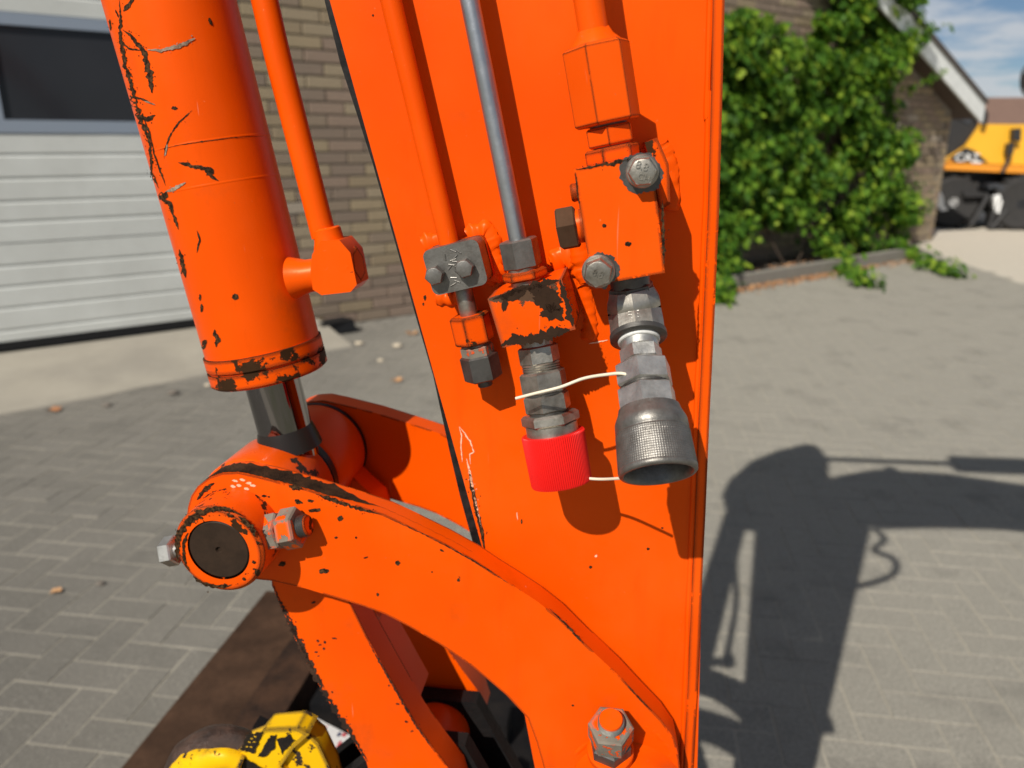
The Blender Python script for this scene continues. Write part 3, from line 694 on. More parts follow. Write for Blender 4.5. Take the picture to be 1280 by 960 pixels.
text_mesh('lettering', 'CAT', .20, M_mw, dec, ep(1209, 197.5, .022), EU, ZZ, .006)
eprism('model_plate', [(1215, 201), (1227, 201.5), (1227, 204), (1215, 204)], .02, .013, M_mw, dec, .001)
# low hedge and a brown roof behind
hx = g(1190, 230); hd = V((math.cos(R(-6)), math.sin(R(-6)), 0))
verts, faces = [], []; hb = V((10.5, 21.5, 0))
for _ in range(5200):
    p = hb + hd * rg.uniform(-4, 14) + V((0, rg.uniform(-.7, .7), 0)); p.z = rg.uniform(0, .95 + .12 * noise.noise(p * .8))
    a = Matrix.Translation(p) @ Matrix.Rotation(rg.uniform(0, 6.3), 4, 'Z') @ Matrix.Rotation(rg.uniform(-1.2, 1.2), 4, 'X') @ Matrix.Scale(rg.uniform(.10, .2), 4); b = len(verts)
    for v in LV: verts.append(a @ V(v))
    for f in LF: faces.append([b + i for i in f])
me = bpy.data.meshes.new('hedge'); me.from_pydata(verts, [], faces); me.materials.append(M_leaf)
o = bpy.data.objects.new('hedge', me); COL.objects.link(o); tag(o, 'low green hedge behind the yellow excavator', 'hedge')
fh = thing('far_barn', V((30, 38, 0)), 'distant barn with brown tiled roof behind the yellow excavator', 'barn')
_b = MT('brown_tiles'); M_tile = _b.set(_b.mix(_b.noise(2, 6, .6), (.16, .095, .07), (.22, .135, .10)), .85, 0)
rd = V((math.cos(R(-4)), math.sin(R(-4)), 0)); rn = V((rd.y, -rd.x, 0)); rc = V((30, 38, 0))
bm = NB(); box(bm, rc + ZZ * 1.1 - rn * 4, (rd, rn, ZZ), (14, 3.8, 1.1)); obj('wall', bm, M_brick, fh, 0)
bm = NB(); prism(bm, [rc + rd * -14.5 + rn * .2 + ZZ * 2.0, rc + rd * -14.5 - rn * 4 + ZZ * 3.75, rc + rd * -14.5 - rn * 8.2 + ZZ * 2.0], rd * 29); rf = obj('roof', bm, M_tile, fh, 0)
bm = NB()
for k in range(9):   # tile courses as low steps
    f0 = k / 9; a0 = rn * (.2 - 4.2 * f0) + ZZ * (2.0 + 1.75 * f0 + .03); f1 = (k + 1) / 9 - .01; a1 = rn * (.2 - 4.2 * f1) + ZZ * (2.0 + 1.75 * f1 + .008)
    q4(bm, [rc + rd * -14.6 + a0, rc + rd * 14.6 + a0, rc + rd * 14.6 + a1, rc + rd * -14.6 + a1])
obj('tile_course', bm, M_tile, rf, 0)

# ================================================================== EXCAVATOR STICK
def line_uz(p, q, z):
    b = ((p - O0).dot(U) - (q - O0).dot(U)) / (p.z - q.z); return (p - O0).dot(U) + b * (z - p.z)
LA, LB = at(412, 0, 0), at(568, 560, 0); RA, RB = at(905, 0, 0), at(881, 640, 0); RC = at(864, 1000, 0)
ue = lambda p: (p - O0).dot(U)
def left_u(z): return line_uz(LA, LB, z)
def right_u(z): return line_uz(RA, RB, z)
STT = .150                                   # depth of the box section
stick = thing('excavator_stick', uz(.03, .8, -.05), 'large orange painted excavator stick with worn right edge, running through the whole picture', 'excavator arm')
def stick_outline(n, inset=0):
    low = [(.165 - inset, .88), (.15, .80), (.10, .77), (.05, .79), (.03 + inset, .86)]
    P = [uz(left_u(2.3) + inset, 2.3, n), uz(left_u(1.9) + inset, 1.9, n), uz(left_u(1.2) + inset, 1.2, n), uz(left_u(1.02) + inset, 1.02, n)]
    P += [uz(u_, z_, n) for u_, z_ in low[::-1]]
    P += [uz(right_u(1.1) - inset, 1.1, n), uz(right_u(1.6) - inset, 1.6, n), uz(right_u(2.3) - inset, 2.3, n)]
    return P
bm = prism(NB(), stick_outline(0), N * -.010); bev(bm, .0012, 2); plate = obj('side_plate', bm, M_plate, stick)
bm = prism(NB(), stick_outline(-STT + .010), N * -.010); bev(bm, .0012, 1); obj('far_side_plate', bm, M_plate, stick)
# front (left) and back (right) closing plates between the side plates
def strip(us, n0, n1, name, mat, w):
    bm = NB(); pts = [uz(u_, z_, n1) for u_, z_ in us]; pts += [uz(u_ + w, z_, n1) for u_, z_ in us[::-1]]
    prism(bm, pts, N * (n0 - n1)); bev(bm, .001, 1); return obj(name, bm, mat, stick)
# black strip along the left edge: its width changes down the arm
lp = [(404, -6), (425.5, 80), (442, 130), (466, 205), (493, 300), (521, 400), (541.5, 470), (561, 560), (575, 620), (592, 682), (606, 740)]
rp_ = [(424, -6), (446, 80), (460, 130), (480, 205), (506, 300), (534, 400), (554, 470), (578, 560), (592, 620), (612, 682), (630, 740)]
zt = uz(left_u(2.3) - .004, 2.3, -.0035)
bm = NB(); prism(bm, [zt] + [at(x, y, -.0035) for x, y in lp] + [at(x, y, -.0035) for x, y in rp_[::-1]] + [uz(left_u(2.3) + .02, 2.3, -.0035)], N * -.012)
obj('edge_strip', bm, M_blackedge, stick, 30)
bm = NB(); prism(bm, [uz(left_u(2.3) + .006, 2.3, -.0155), uz(left_u(1.02) + .006, 1.02, -.0155), uz(left_u(1.02) + .016, 1.02, -.0155), uz(left_u(2.3) + .016, 2.3, -.0155)], N * -(STT - .03)); obj('front_cover', bm, M_orange, stick, 30)
bm = NB(); prism(bm, [uz(right_u(2.3) - .016, 2.3, -.0105), uz(right_u(.95) - .016, .95, -.0105), uz(right_u(.95) - .006, .95, -.0105), uz(right_u(2.3) - .006, 2.3, -.0105)], N * -(STT - .022)); obj('back_cover', bm, M_orange, stick, 30)
# flange along the right edge, proud of the side plate, with its weld
fl = [(906, -5), (903, 120), (899, 260), (893, 400), (887, 520), (882, 640), (877, 740), (872, 850), (866, 960)]
fi = [(891, -5), (889, 120), (885, 260), (879, 400), (873.5, 520), (869, 640), (864.5, 740), (860, 850), (855, 960)]
top_o, top_i = uz(right_u(2.3) + .001, 2.3, .0032), uz(right_u(2.3) - .008, 2.3, .0032)
bm = NB(); prism(bm, [top_o] + [at(x, y, .0032) for x, y in fl] + [at(862, 1000, .0032), at(850, 1000, .0032)] + [at(x, y, .0032) for x, y in fi[::-1]] + [top_i], N * -.0155); bev(bm, .0008, 2)
M_flange = paint('orange_paint_flange', ORG, chip=.70, cscale=60, ethr=.47, edge=.0028)
obj('edge_flange', bm, M_flange, stick)
bm = NB(); wpth = [at(x - 3, y, .0006) for x, y in fi]; wpth = smoothpath([top_i] + wpth, 14)
tube(bm, wpth, [.0022 + .0006 * noise.noise(p * 30) for p in wpth], 8); obj('weld_bead', bm, M_plate, stick)
# elbow end and pivot bosses
elb = [(-.40, 2.22), (-.478, 2.378), (-.498, 2.542), (-.466, 2.777), (-.379, 2.932), (-.274, 3.033), (-.224, 3.03), (-.172, 2.95), (-.135, 2.72), (-.06, 2.62), (.03, 2.5), (.095, 2.33), (right_u(2.26), 2.26), (left_u(2.2) - .03, 2.2)]
bm = prism(NB(), [uz(u_, z_, -.004) for u_, z_ in elb], N * -(STT - .012)); bev(bm, .003, 2); obj('elbow_casting', bm, M_orange, stick)
bm = lathe(NB(), uz(-.04, 2.42, .02), -N, [(0, .05), (.002, .055), (STT + .04, .055), (STT + .042, .05)], 32); obj('pivot_boss', bm, M_orange, stick)

# stray paint wear laid on real surfaces -----------------------------------------------
def surf_plane(n): return lambda x, y: at(x, y, n)
def stroke(bm, surf, pts, w, seed=0, jag=.45):
    rr = random.Random(seed); P = []
    for (x0, y0), (x1, y1) in zip(pts, pts[1:]):
        k = max(2, int(math.hypot(x1 - x0, y1 - y0) / 1.3))
        for i in range(k): P.append((x0 + (x1 - x0) * i / k, y0 + (y1 - y0) * i / k))
    P.append(pts[-1]); n_ = len(P); prev = None
    for i, (x, y) in enumerate(P):
        a, b = P[max(0, i - 1)], P[min(n_ - 1, i + 1)]; tx, ty = b[0] - a[0], b[1] - a[1]; l = math.hypot(tx, ty) or 1
        nx, ny = -ty / l, tx / l; f = i / (n_ - 1)
        ww = (w[0] + (w[1] - w[0]) * f) if isinstance(w, tuple) else w
        ww *= min(1, 4.0 * f + .15) * min(1, 4.0 * (1 - f) + .15)
        l1 = ww * (1 + 1.5 * jag * noise.noise(V((i * .33, seed * 3.7, 1))) + jag * .35 * rr.uniform(-1, 1)); r1 = ww * (1 + 1.5 * jag * noise.noise(V((i * .33, seed * 3.7, 9))) + jag * .35 * rr.uniform(-1, 1)); sh = .5 * ww * noise.noise(V((i * .2, seed * 1.3, 5)))
        A = surf(x + nx * (l1 + sh), y + ny * (l1 + sh)); B = surf(x - nx * (r1 - sh), y - ny * (r1 - sh))
        va, vb = bm.verts.new(A), bm.verts.new(B)
        if prev: bm.faces.new((prev[0], va, vb, prev[1]))
        prev = (va, vb)
        if ww > .9 and rr.random() < .16:
            k_ = rr.choice((-1, 1)) * (ww * 1.3 + abs(rr.gauss(0, 2.2))); sz = rr.uniform(.35, 1.0)
            cx_, cy_ = x + nx * k_, y + ny * k_; m_ = 6
            bm.faces.new([bm.verts.new(surf(cx_ + sz * rr.uniform(.5, 1.4) * math.cos(2 * math.pi * q_ / m_), cy_ + sz * rr.uniform(.5, 1.4) * math.sin(2 * math.pi * q_ / m_))) for q_ in range(m_)])
def blob(bm, surf, c, rx, ry, ang=0, seed=0, jag=.35):
    rr = random.Random(seed * 31 + int(c[0] * 7 + c[1])); n_ = max(10, int(3 * (rx + ry))); n_ = min(n_, 60); vs = []
    for i in range(n_):
        a = 2 * math.pi * i / n_; k = 1 + jag * noise.noise(V((math.cos(a) * 1.7 + c[0], math.sin(a) * 1.7 + c[1], seed))) + rr.uniform(-jag, jag) * .25
        dx, dy = rx * k * math.cos(a), ry * k * math.sin(a)
        vs.append(bm.verts.new(surf(c[0] + dx * math.cos(ang) - dy * math.sin(ang), c[1] + dx * math.sin(ang) + dy * math.cos(ang))))
    cc = bm.verts.new(surf(*c))
    for i in range(n_): bm.faces.new((vs[i], vs[(i + 1) % n_], cc))
SP = surf_plane(.00035)
bm = NB(); blob(bm, SP, (738, 709), 2.0, 1.8); blob(bm, SP, (810, 686), 2.2, 1.6); blob(bm, SP, (652, 652), 1, 3); stroke(bm, SP, [(586, 586), (590, 610), (596, 640), (603, 668), (606, 690)], (2.6, 2.2), 3, .25)
blob(bm, SP, (500, 55), 1.5, 3.5); blob(bm, SP, (466, 19), 1.2, 1.2); blob(bm, SP, (828, 660), 1.5, 1.0); blob(bm, SP, (531, 372), 1.6, 3.5); blob(bm, SP, (529, 380), 1, 2)
stroke(bm, SP, [(476, 0), (500, 100), (525, 200), (541, 268)], .45, 81, 1.2); blob(bm, SP, (489, 50), 1.3, 6, -.15); blob(bm, SP, (537, 240), 1.4, 3.5, -.5); blob(bm, SP, (546, 193), 1, 1.4)
obj('paint_chip', bm, M_scr, stick, 0, False)
bm = NB()
stroke(bm, SP, [(574, 533), (577, 545), (576, 560), (578, 578)], .8, 5, .6); stroke(bm, SP, [(574, 533), (581, 542), (588, 552), (592, 565), (587, 568), (588, 580)], .8, 6, .6); stroke(bm, SP, [(583, 573), (587, 590), (593, 620), (602, 660)], (1.6, .5), 7, .5)
stroke(bm, SP, [(646, 640), (647, 650)], .5, 8); stroke(bm, SP, [(736, 430), (760, 425)], .7, 9, .8); blob(bm, SP, (879, 412), 1.6, 2.2); blob(bm, SP, (745, 695), 1.6, 1.6)
obj('paint_scuff', bm, M_scuff, stick, 0, False)

# ================================================================== HYDRAULIC LINES ON THE STICK
def mm(px, p): return px * depth(p) / FPX          # pixel size at a point -> metres
TL, UPL = .75, .7
def chain(parent, p0, d, segs, ref=None):
    """stack of turned and hexagonal fittings along d: (kind, t0, t1, radius, material, name[, phase])"""
    out = []
    for sg in segs:
        kind, t0, t1, r, mat, name = sg[:6]; ph_ = sg[6] if len(sg) > 6 else 0
        bm = NB(); o_ = p0 + d * t0; L = t1 - t0
        if kind == 'hex': hexnut(bm, o_, d, L, r, ref, ph_)
        elif kind == 'cyl': lathe(bm, o_, d, [(0, r * .95), (min(.0006, L * .2), r), (L - min(.0006, L * .2), r), (L, r * .95)], 36, ref)
        elif kind == 'cone': lathe(bm, o_, d, [(0, r[0]), (L, r[1])], 36, ref)
        elif kind == 'thread':
            k = max(2, int(L / .0015)); lathe(bm, o_, d, [(L * i / (2 * k), r * (1 if i % 2 else .93)) for i in range(2 * k + 1)], 28, ref)
        out.append(obj(name, bm, mat, parent))
    return out
def lumps(parent, pixpath, n, r, seed, name='weld_bead', mat=None):
    P = smoothpath([at(x, y, n - r * .45) for x, y in pixpath], 10); bm = NB()
    tube(bm, P, [1.2 * r * (1 + .35 * noise.noise(p * 160 + V((seed, 0, 0))) + .2 * noise.noise(p * 420)) for p in P], 10); wobble(bm, r * .3, 220, seed)
    for v in bm.verts: v.co -= N * (((v.co - O0).dot(N) - n + r * .45) * .55)
    return obj(name, bm, mat or M_orange, parent, 60)
# ---- line 1: orange pipe, grey clamp, end stack
n1 = .017
a0, a1 = at(560, 300, n1), at(488.5, 0, n1); dn_ = (a0 - a1).normalized(); top1 = a1 - dn_ * TL
h1 = thing('hydraulic_line', at(582, 370, 0), 'thin orange hydraulic pipe ending in grey two-bolt clamp, nearest the black edge', 'hydraulic pipe')
r1 = mm(13.4, a1)
bm = tube(NB(), [top1, a1, a0 + dn_ * .004], r1, 28); obj('pipe', bm, M_orange, h1)
chain(h1, a0, dn_, [('cyl', -.002, .012, r1 * .8, M_dark, 'pipe_end')])
cc_ = [at(528, 316, .034), at(597, 299, .034), at(608, 350, .034), at(543, 372, .034)]
xx = (cc_[1] - cc_[0]).normalized(); yy = (cc_[3] - cc_[0]); yy = (yy - xx * yy.dot(xx)).normalized()
def roundrect(c, x, y, hw, hh, rad, n=5):
    out = []
    for sx_, sy_, a0_ in ((1, 1, 0), (-1, 1, 90), (-1, -1, 180), (1, -1, 270)):
        for k in range(n + 1):
            a = R(a0_ + 90 * k / n); out.append(c + x * (sx_ * (hw - rad) + rad * math.cos(a)) + y * (sy_ * (hh - rad) + rad * math.sin(a)))
    return out
ctr = sum(cc_, V()) / 4; hw = (cc_[1] - cc_[0]).length / 2; hh = (cc_[3] - cc_[0]).length / 2
bm = prism(NB(), roundrect(ctr, xx, yy, hw, hh, .005), N * -.022); bev(bm, .0016, 3, 40); clamp = obj('pipe_clamp', bm, M_grey, h1)
bm = prism(NB(), roundrect(ctr - N * .0225, xx, yy, hw * 1.02, hh * 1.02, .005), N * -.0125); bev(bm, .0012, 2, 40); obj('clamp_base', bm, M_worn, h1)
def bolt_head(parent, c, d, r, h, mat, name='bolt', flange=0, ref=None, ph_=0, dome=True):
    bm = NB()
    if flange: lathe(bm, c, d, [(0, flange), (h * .12, flange), (h * .22, r * 1.02)], 32, closed=True)
    hexnut(bm, c + d * (h * .1 if flange else 0), d, h, r, ref, ph_, .14)
    lathe(bm, c + d * (h * .98 if not flange else h * 1.08), d, [(0, r * .80), (h * .03, r * .80), (h * .05, r * .74), (h * .04, 0)], 28)
    return obj(name, bm, mat, parent)
for px in ((545, 343), (582, 334)): bolt_head(clamp, at(*px, .0345), (N + U * .02).normalized(), mm(12.2, at(*px, .034)), .0075, M_grey, ref=U, ph_=.3)
# cast letters on the clamp, unreadable ridges
bm = NB(); rr = random.Random(5)
for k in range(16):
    c_ = ctr + xx * rr.uniform(-.005, .006) + yy * (-.0115 + .0015 * k) + N * .0002
    dx = (xx * rr.uniform(-1, 1) + yy * rr.uniform(-.6, .6)).normalized(); tube(bm, [c_ - dx * .0022, c_ + dx * .0022], .00045, 6)
obj('cast_mark', bm, M_grey, clamp)
b0, b1 = at(580, 366, n1 + .002), at(607, 482, n1 + .002); d1 = (b1 - b0).normalized(); L1 = (b1 - b0).length; s_ = L1 / math.hypot(27, 116)
q = lambda px: px * s_
chain(h1, b0, d1, [('cyl', -.006, q(34), q(11), M_zinc, 'pipe_stub'), ('hex', q(27), q(63), q(25), M_worn, 'hex_nut', .15), ('cyl', q(62), q(66), q(19), M_dark, 'collar'), ('hex', q(66), q(80), q(20.5), M_nut, 'hex_nut', .3), ('cyl', q(79), q(83), q(17), M_dark, 'collar'), ('hex', q(78), q(110), q(24), M_dark, 'blanking_nut', .35), ('cyl', q(109), q(119), q(9.5), M_dark, 'plug_end')], N)
lumps(h1, [(530, 308), (545, 302), (556, 300)], .004, .006, 1); lumps(h1, [(585, 296), (605, 290), (613, 305), (618, 330), (616, 350)], .004, .0065, 2); lumps(h1, [(545, 372), (565, 374), (578, 372)], .003, .004, 4)
# ---- line 2: bare steel pipe, rusty port block, capped coupling
n2 = .030
a0, a1 = at(648, 303, n2), at(587, 0, n2); dn2 = (a0 - a1).normalized(); top2 = a1 - dn2 * TL
h2 = thing('hydraulic_line', at(665, 400, 0), 'bare steel hydraulic pipe running into a rusty port block and red capped coupling', 'hydraulic pipe')
r2 = mm(12.2, a1)
bm = tube(NB(), [top2, a1, a0 + dn2 * .01], r2, 32); obj('pipe', bm, M_pipe, h2)
s2_ = depth(a0) / FPX; q = lambda px: px * s2_
chain(h2, a0, dn2, [('hex', q(-4), q(32), q(24.5), M_grey, 'union_nut', .2), ('cyl', q(31), q(36), q(20), M_zinc, 'collar'), ('hex', q(35), q(47), q(29), M_worn, 'lock_nut', .5), ('cyl', q(46), q(62), q(20), M_zinc, 'spigot')], N)
PBn = .056
pc = [at(610, 373, PBn), at(702, 345, PBn), at(721, 415, PBn), at(626, 436, PBn)]
pc_c = sum(pc, V()) / 4; px_ = (pc[1] - pc[0] + pc[2] - pc[3]).normalized(); py_ = (pc[3] - pc[0] + pc[2] - pc[1]); py_ = (py_ - px_ * py_.dot(px_)).normalized()
phw, phh = (pc[1] - pc[0]).length / 2, (pc[3] - pc[0]).length / 2 * .98
bm = NB(); box(bm, pc_c - N * .0265, (px_, py_, N), (phw, phh, .0265)); bev(bm, .0018, 2)
pb = obj('port_block', bm, M_block, h2)
pq = lambda x, y: at(x, y, PBn + .0003)
bm = NB(); rr = random.Random(2)     # the large brown patch and edge strips where the paint is gone
blob(bm, pq, (682, 372), 22, 14, .35, 1, .55); blob(bm, pq, (690, 390), 14, 10, .2, 2, .5); blob(bm, pq, (642, 368), 16, 6, -.3, 3, .5); blob(bm, pq, (631, 380), 4, 9, .2, 4, .4)
stroke(bm, pq, [(626, 432), (645, 424), (668, 424), (690, 416), (712, 412)], (6, 7), 4, .5); stroke(bm, pq, [(700, 350), (707, 375), (716, 408)], (4, 4), 5, .6); stroke(bm, pq, [(616, 374), (650, 362), (698, 350)], (3, 4.5), 6, .6)
obj('paint_chip', bm, M_rustplug, pb, 0, False)
lumps(h2, [(606, 352), (615, 340), (628, 332)], .004, .006, 7); lumps(h2, [(690, 330), (706, 322), (722, 330), (735, 352)], .004, .007, 8); lumps(h2, [(728, 345), (732, 372), (738, 400), (736, 425)], .002, .0045, 9)
tilt = R(9)
e0 = at(671, 428, .034); d2 = (dn2 * math.cos(tilt) + N * math.sin(tilt)).normalized(); s2_ = depth(e0) / FPX; q = lambda px: px * s2_
chain(h2, e0, d2, [('cyl', q(-4), q(8), q(20), M_zinc, 'spigot'), ('hex', q(4), q(27), q(25.5), M_zinc, 'hex_nut', .25), ('thread', q(26), q(38), q(24.5), M_zinc, 'thread'), ('hex', q(36), q(64), q(30), M_zinc, 'coupling_body', .1), ('cyl', q(63), q(66), q(26), M_dark, 'groove'), ('hex', q(65), q(88), q(30), M_zinc, 'coupling_body', .1), ('cyl', q(87), q(91), q(25), M_dark, 'groove'), ('hex', q(90), q(105), q(37), M_zinc, 'hex_flange', .45), ('cyl', q(104), q(122), q(33), M_zinc, 'collar')], N)
bm = NB(); segs = 90
prof = [(q(116), .97), (q(117.5), 1.0), (q(180), .965), (q(182.5), .94), (q(183), 0)]
a_, b_, c_ = frame(d2, N); rings = []
for t, k in prof:
    if k == 0: rings.append([bm.verts.new(e0 + a_ * t)]); continue
    rings.append([bm.verts.new(e0 + a_ * t + (b_ * math.cos(2 * math.pi * i / (segs * 4)) + c_ * math.sin(2 * math.pi * i / (segs * 4))) * q(40.5) * k * (1 if i % 4 < 2 else .972)) for i in range(segs * 4)])
for p_, r_ in zip(rings, rings[1:]):
    m_ = len(p_)
    for i in range(m_):
        if len(r_) == 1: bm.faces.new((p_[i], p_[(i + 1) % m_], r_[0]))
        else: bm.faces.new((p_[i], p_[(i + 1) % m_], r_[(i + 1) % m_], r_[i]))
bm.faces.new(rings[0][::-1])
tag(obj('dust_cap', bm, M_red, h2, 25), 'bright red ribbed plastic dust cap')
# ---- line 3: thick orange pipe, big hex adapter, valve block, elbow and open quick coupler
n3 = .052
a0, a1 = at(745, 60, n3), at(733, 0, n3); ax3 = (at(795, 395, n3) - at(738, 40, n3)).normalized(); top3 = a0 - ax3 * (TL + .04)
h3 = thing('hydraulic_line', at(770, 300, 0), 'thick orange pipe with hex adapter, flat orange valve block and open steel quick coupler', 'hydraulic pipe')
s3 = depth(a0) / FPX; q = lambda px: px * s3
bm = tube(NB(), [top3, a0 + ax3 * .01], q(18.5), 32); obj('pipe', bm, M_orange, h3)
bm = lathe(NB(), a0 - ax3 * q(22), ax3, [(0, q(19)), (q(8), q(23)), (q(18), q(33)), (q(26), q(36))], 28); wobble(bm, .0012, 120, 3); obj('weld_cone', bm, M_orange, h3, 60)
chain(h3, a0, ax3, [('hex', q(-4), q(92), q(43), M_hexp, 'hex_adapter', .28), ('hex', q(94), q(119), q(32), M_hexp, 'hex_nut', .05), ('cyl', q(90), q(140), q(24), M_dark, 'spigot'), ('hex', q(120), q(142), q(36), M_worn, 'hex_nut', .35)], N)
BN = .078
vb = [at(717, 212, BN), at(815, 193, BN), at(831, 341, BN), at(741, 357, BN)]
vc = sum(vb, V()) / 4; vx = (vb[1] - vb[0] + vb[2] - vb[3]).normalized(); vy = (vb[3] - vb[0] + vb[2] - vb[1]); vy = (vy - vx * vy.dot(vx)).normalized()
bm = prism(NB(), vb, N * -.052); bev(bm, .0012, 2)
M_valve = paint('orange_paint_valve', ORG, chip=.80, cscale=30, ethr=.50, edge=.0022)
blk = obj('valve_block', bm, M_valve, h3)
vq = lambda x, y: at(x, y, BN + .0003)
bm = NB(); blob(bm, vq, (755, 282), 2.6, 2.4, 0, 1, .2); blob(bm, vq, (785, 305), 4, 3, 0, 2, .3); stroke(bm, vq, [(828, 250), (829, 290), (830, 330)], (1.5, 2), 3, .8); stroke(bm, vq, [(719, 215), (722, 240), (725, 262)], (1, .8), 4, .8); stroke(bm, vq, [(720, 212), (770, 203), (800, 197)], (1.4, 2.6), 5, .8)
obj('paint_chip', bm, M_scr, blk, 0, False)
bm = NB(); blob(bm, vq, (802, 217), 27, 25, 0, 7, .22); blob(bm, vq, (753, 337), 20, 22, 0, 8, .22); obj('bare_or_recess_patch', bm, M_dark, blk, 0, False)
for px, ph_ in (((803, 214), .1), ((748, 339), .4)):
    p_ = at(*px, BN + .0005); r_ = mm(18.5, p_)
    bo = bolt_head(blk, p_, N, r_, .0095, M_zinc, 'bolt', r_ * 1.12, U, ph_)
    tdir = (vx * math.cos(.5) + vy * math.sin(.5)); ty_ = N.cross(tdir)
    if px[0] > 790:
        text_mesh('head_marking', '8.8', .0062, M_zinc, bo, p_ + N * .0111 - vy * .0032, tdir, ty_, .00025); text_mesh('head_marking', 'CH', .0052, M_zinc, bo, p_ + N * .0111 + vy * .0035, tdir, ty_, .00025)
    else: text_mesh('head_marking', '8.8', .0058, M_zinc, bo, p_ + N * .0111, tdir, ty_, .00025)
# mounting lug behind the block, right top, and plate under it
bm = prism(NB(), [at(x, y, .050) for x, y in [(806, 178), (822, 172), (836, 205), (838, 255), (826, 262), (812, 200)]], N * -.05); bev(bm, .002, 2); obj('mounting_lug', bm, M_worn, h3)
bm = prism(NB(), [at(x, y, .025) for x, y in [(728, 200), (812, 186), (826, 336), (746, 352)]], N * -.0255); obj('spacer', bm, M_orange, h3)
pl = at(722, 283, .056); bm = NB(); hexnut(bm, pl, -vx, .0125, mm(28, pl), N, .2); obj('hex_plug', bm, M_plugw, h3)
bm = lathe(NB(), pl + vx * .0, -vx, [(-.004, mm(21, pl)), (.004, mm(21, pl)), (.0045, mm(19, pl))], 28); obj('plug_washer', bm, M_worn, h3)
bm = lathe(NB(), at(722, 240, .056), -vx, [(0, .0055), (.003, .0058), (.0042, .005)], 20); obj('small_plug', bm, M_worn, h3)
lumps(h3, [(722, 300), (728, 330), (734, 352)], .006, .006, 11); lumps(h3, [(836, 262), (840, 235), (834, 200), (826, 180)], .003, .005, 12)
# elbow: short neck, forged body bending outwards, then the coupler pointing out at about 40 degrees
f0 = at(787, 350, .052); s3 = depth(f0) / FPX; q = lambda px: px * s3
chain(h3, f0, ax3, [('cyl', q(-6), q(9), q(25), M_dark, 'neck'), ('hex', q(6), q(20), q(29), M_dark, 'lock_nut', .2)], N)
DO = R(40); d3 = (ax3 * math.cos(DO) + N * math.sin(DO)).normalized()
kn_ = f0 + ax3 * q(44)
pts = [f0 + ax3 * q(12), f0 + ax3 * q(26), kn_]; mid = [kn_ + (ax3 * math.cos(DO / 2) + N * math.sin(DO / 2)) * q(8)]
elb_end = kn_ + d3 * q(34)
bm = NB(); P = smoothpath(pts + [elb_end], 7)
tube(bm, P, [q(29) + q(6) * min(1, i / (len(P) * .35)) for i in range(len(P))], 10); bev(bm, .0012, 1, 20); wobble(bm, .0005, 90, 4); eo = obj('elbow_body', bm, M_zinc, h3, 30)
bm = NB(); rr = random.Random(9); sv = -ax3 * math.sin(DO) + N * math.cos(DO)
for k in range(9):
    c_ = kn_ + d3 * (q(-12) + k * q(4.2)) + sv * q(33.0); tube(bm, [c_ - vx * rr.uniform(.002, .0045), c_ + vx * rr.uniform(.002, .0045)], .0004, 6)
obj('cast_mark', bm, M_grey, eo)
c0 = elb_end; s3 = depth(c0) / FPX; q = lambda px: px * s3 / .955
chain(h3, c0, d3, [('cyl', q(-6), q(2), q(34), M_dark, 'elbow_rim'), ('cyl', q(1), q(6), q(25), M_tape, 'thread_tape'), ('cyl', q(5), q(16), q(22.5), M_zincb, 'nipple'), ('hex', q(14), q(33), q(25), M_zincb, 'hex_nipple', .3), ('cyl', q(31), q(37), q(22), M_zincb, 'nipple_shoulder'), ('hex', q(35), q(64), q(33.5), M_zincb, 'coupler_body', .12), ('cyl', q(63), q(67), q(29), M_dark, 'groove'), ('hex', q(66), q(96), q(34.5), M_zincb, 'coupler_body', .12)], N)
# sleeve with real knurling and an open bore
def knurl_sleeve():
    bm = NB(); a_, b_, c_ = frame(d3, N); SEG = 300; rows = []
    prof = [(92, 35, 0), (98, 36.5, 0), (106, 40, 0), (109, 41, 0), (119, 41.6, 0), (120, 40.9, 0), (122, 40.9, 0), (123, 42, 0)]
    prof += [(123 + 40 * i / 46, 42.2 + 2.0 * i / 46, 1) for i in range(1, 47)]
    prof += [(164, 44.2, 0), (168, 43.6, 0), (170, 41.8, 0), (170, 39, 0), (166, 36.5, 0), (140, 35, 0), (136, 20, 0), (136, 16, 0)]
    for t, r, kk in prof:
        ring = []
        for i in range(SEG):
            th = 2 * math.pi * i / SEG; rr_k = r
            if kk: rr_k = r - .55 + .55 * (math.cos(50 * th + t * 1.15) * math.cos(50 * th - t * 1.15))
            ring.append(bm.verts.new(c0 + a_ * q(t) + (b_ * math.cos(th) + c_ * math.sin(th)) * q(rr_k)))
        rows.append(ring)
    for p_, r_ in zip(rows, rows[1:]):
        for i in range(SEG): bm.faces.new((p_[i], p_[(i + 1) % SEG], r_[(i + 1) % SEG], r_[i]))
    bm.faces.new(rows[-1]); bm.faces.new(rows[0][::-1]); return bm
ks = obj('knurled_sleeve', knurl_sleeve(), M_grey, h3, 50)
bm = lathe(NB(), c0 + d3 * q(136.5), d3, [(0, q(34)), (q(3), q(34)), (q(3), q(22)), (q(12), q(20)), (q(12), 0)], 36); obj('bore', bm, M_hole, ks)
# white cords tying the caps
def cord(name, pix, label, r=.00105):
    P = smoothpath([at(x, y, n_) for x, y, n_ in pix], 10); bm = tube(NB(), P, r, 10)
    tag(obj(name, bm, M_cord, None), label, 'cord', 'thin white cords on the couplings')
cord('white_cord', [(645, 498, .066), (668, 492, .071), (700, 484, .074), (730, 473, .076), (760, 468, .085), (778, 467, .09), (792, 472, .09)], 'upper thin white cord running across above the red cap')
cord('white_cord', [(700, 596, .045), (722, 597, .052), (750, 599, .06), (775, 598, .08), (786, 597, .09)], 'lower thin white cord leaving the bottom of the red cap')

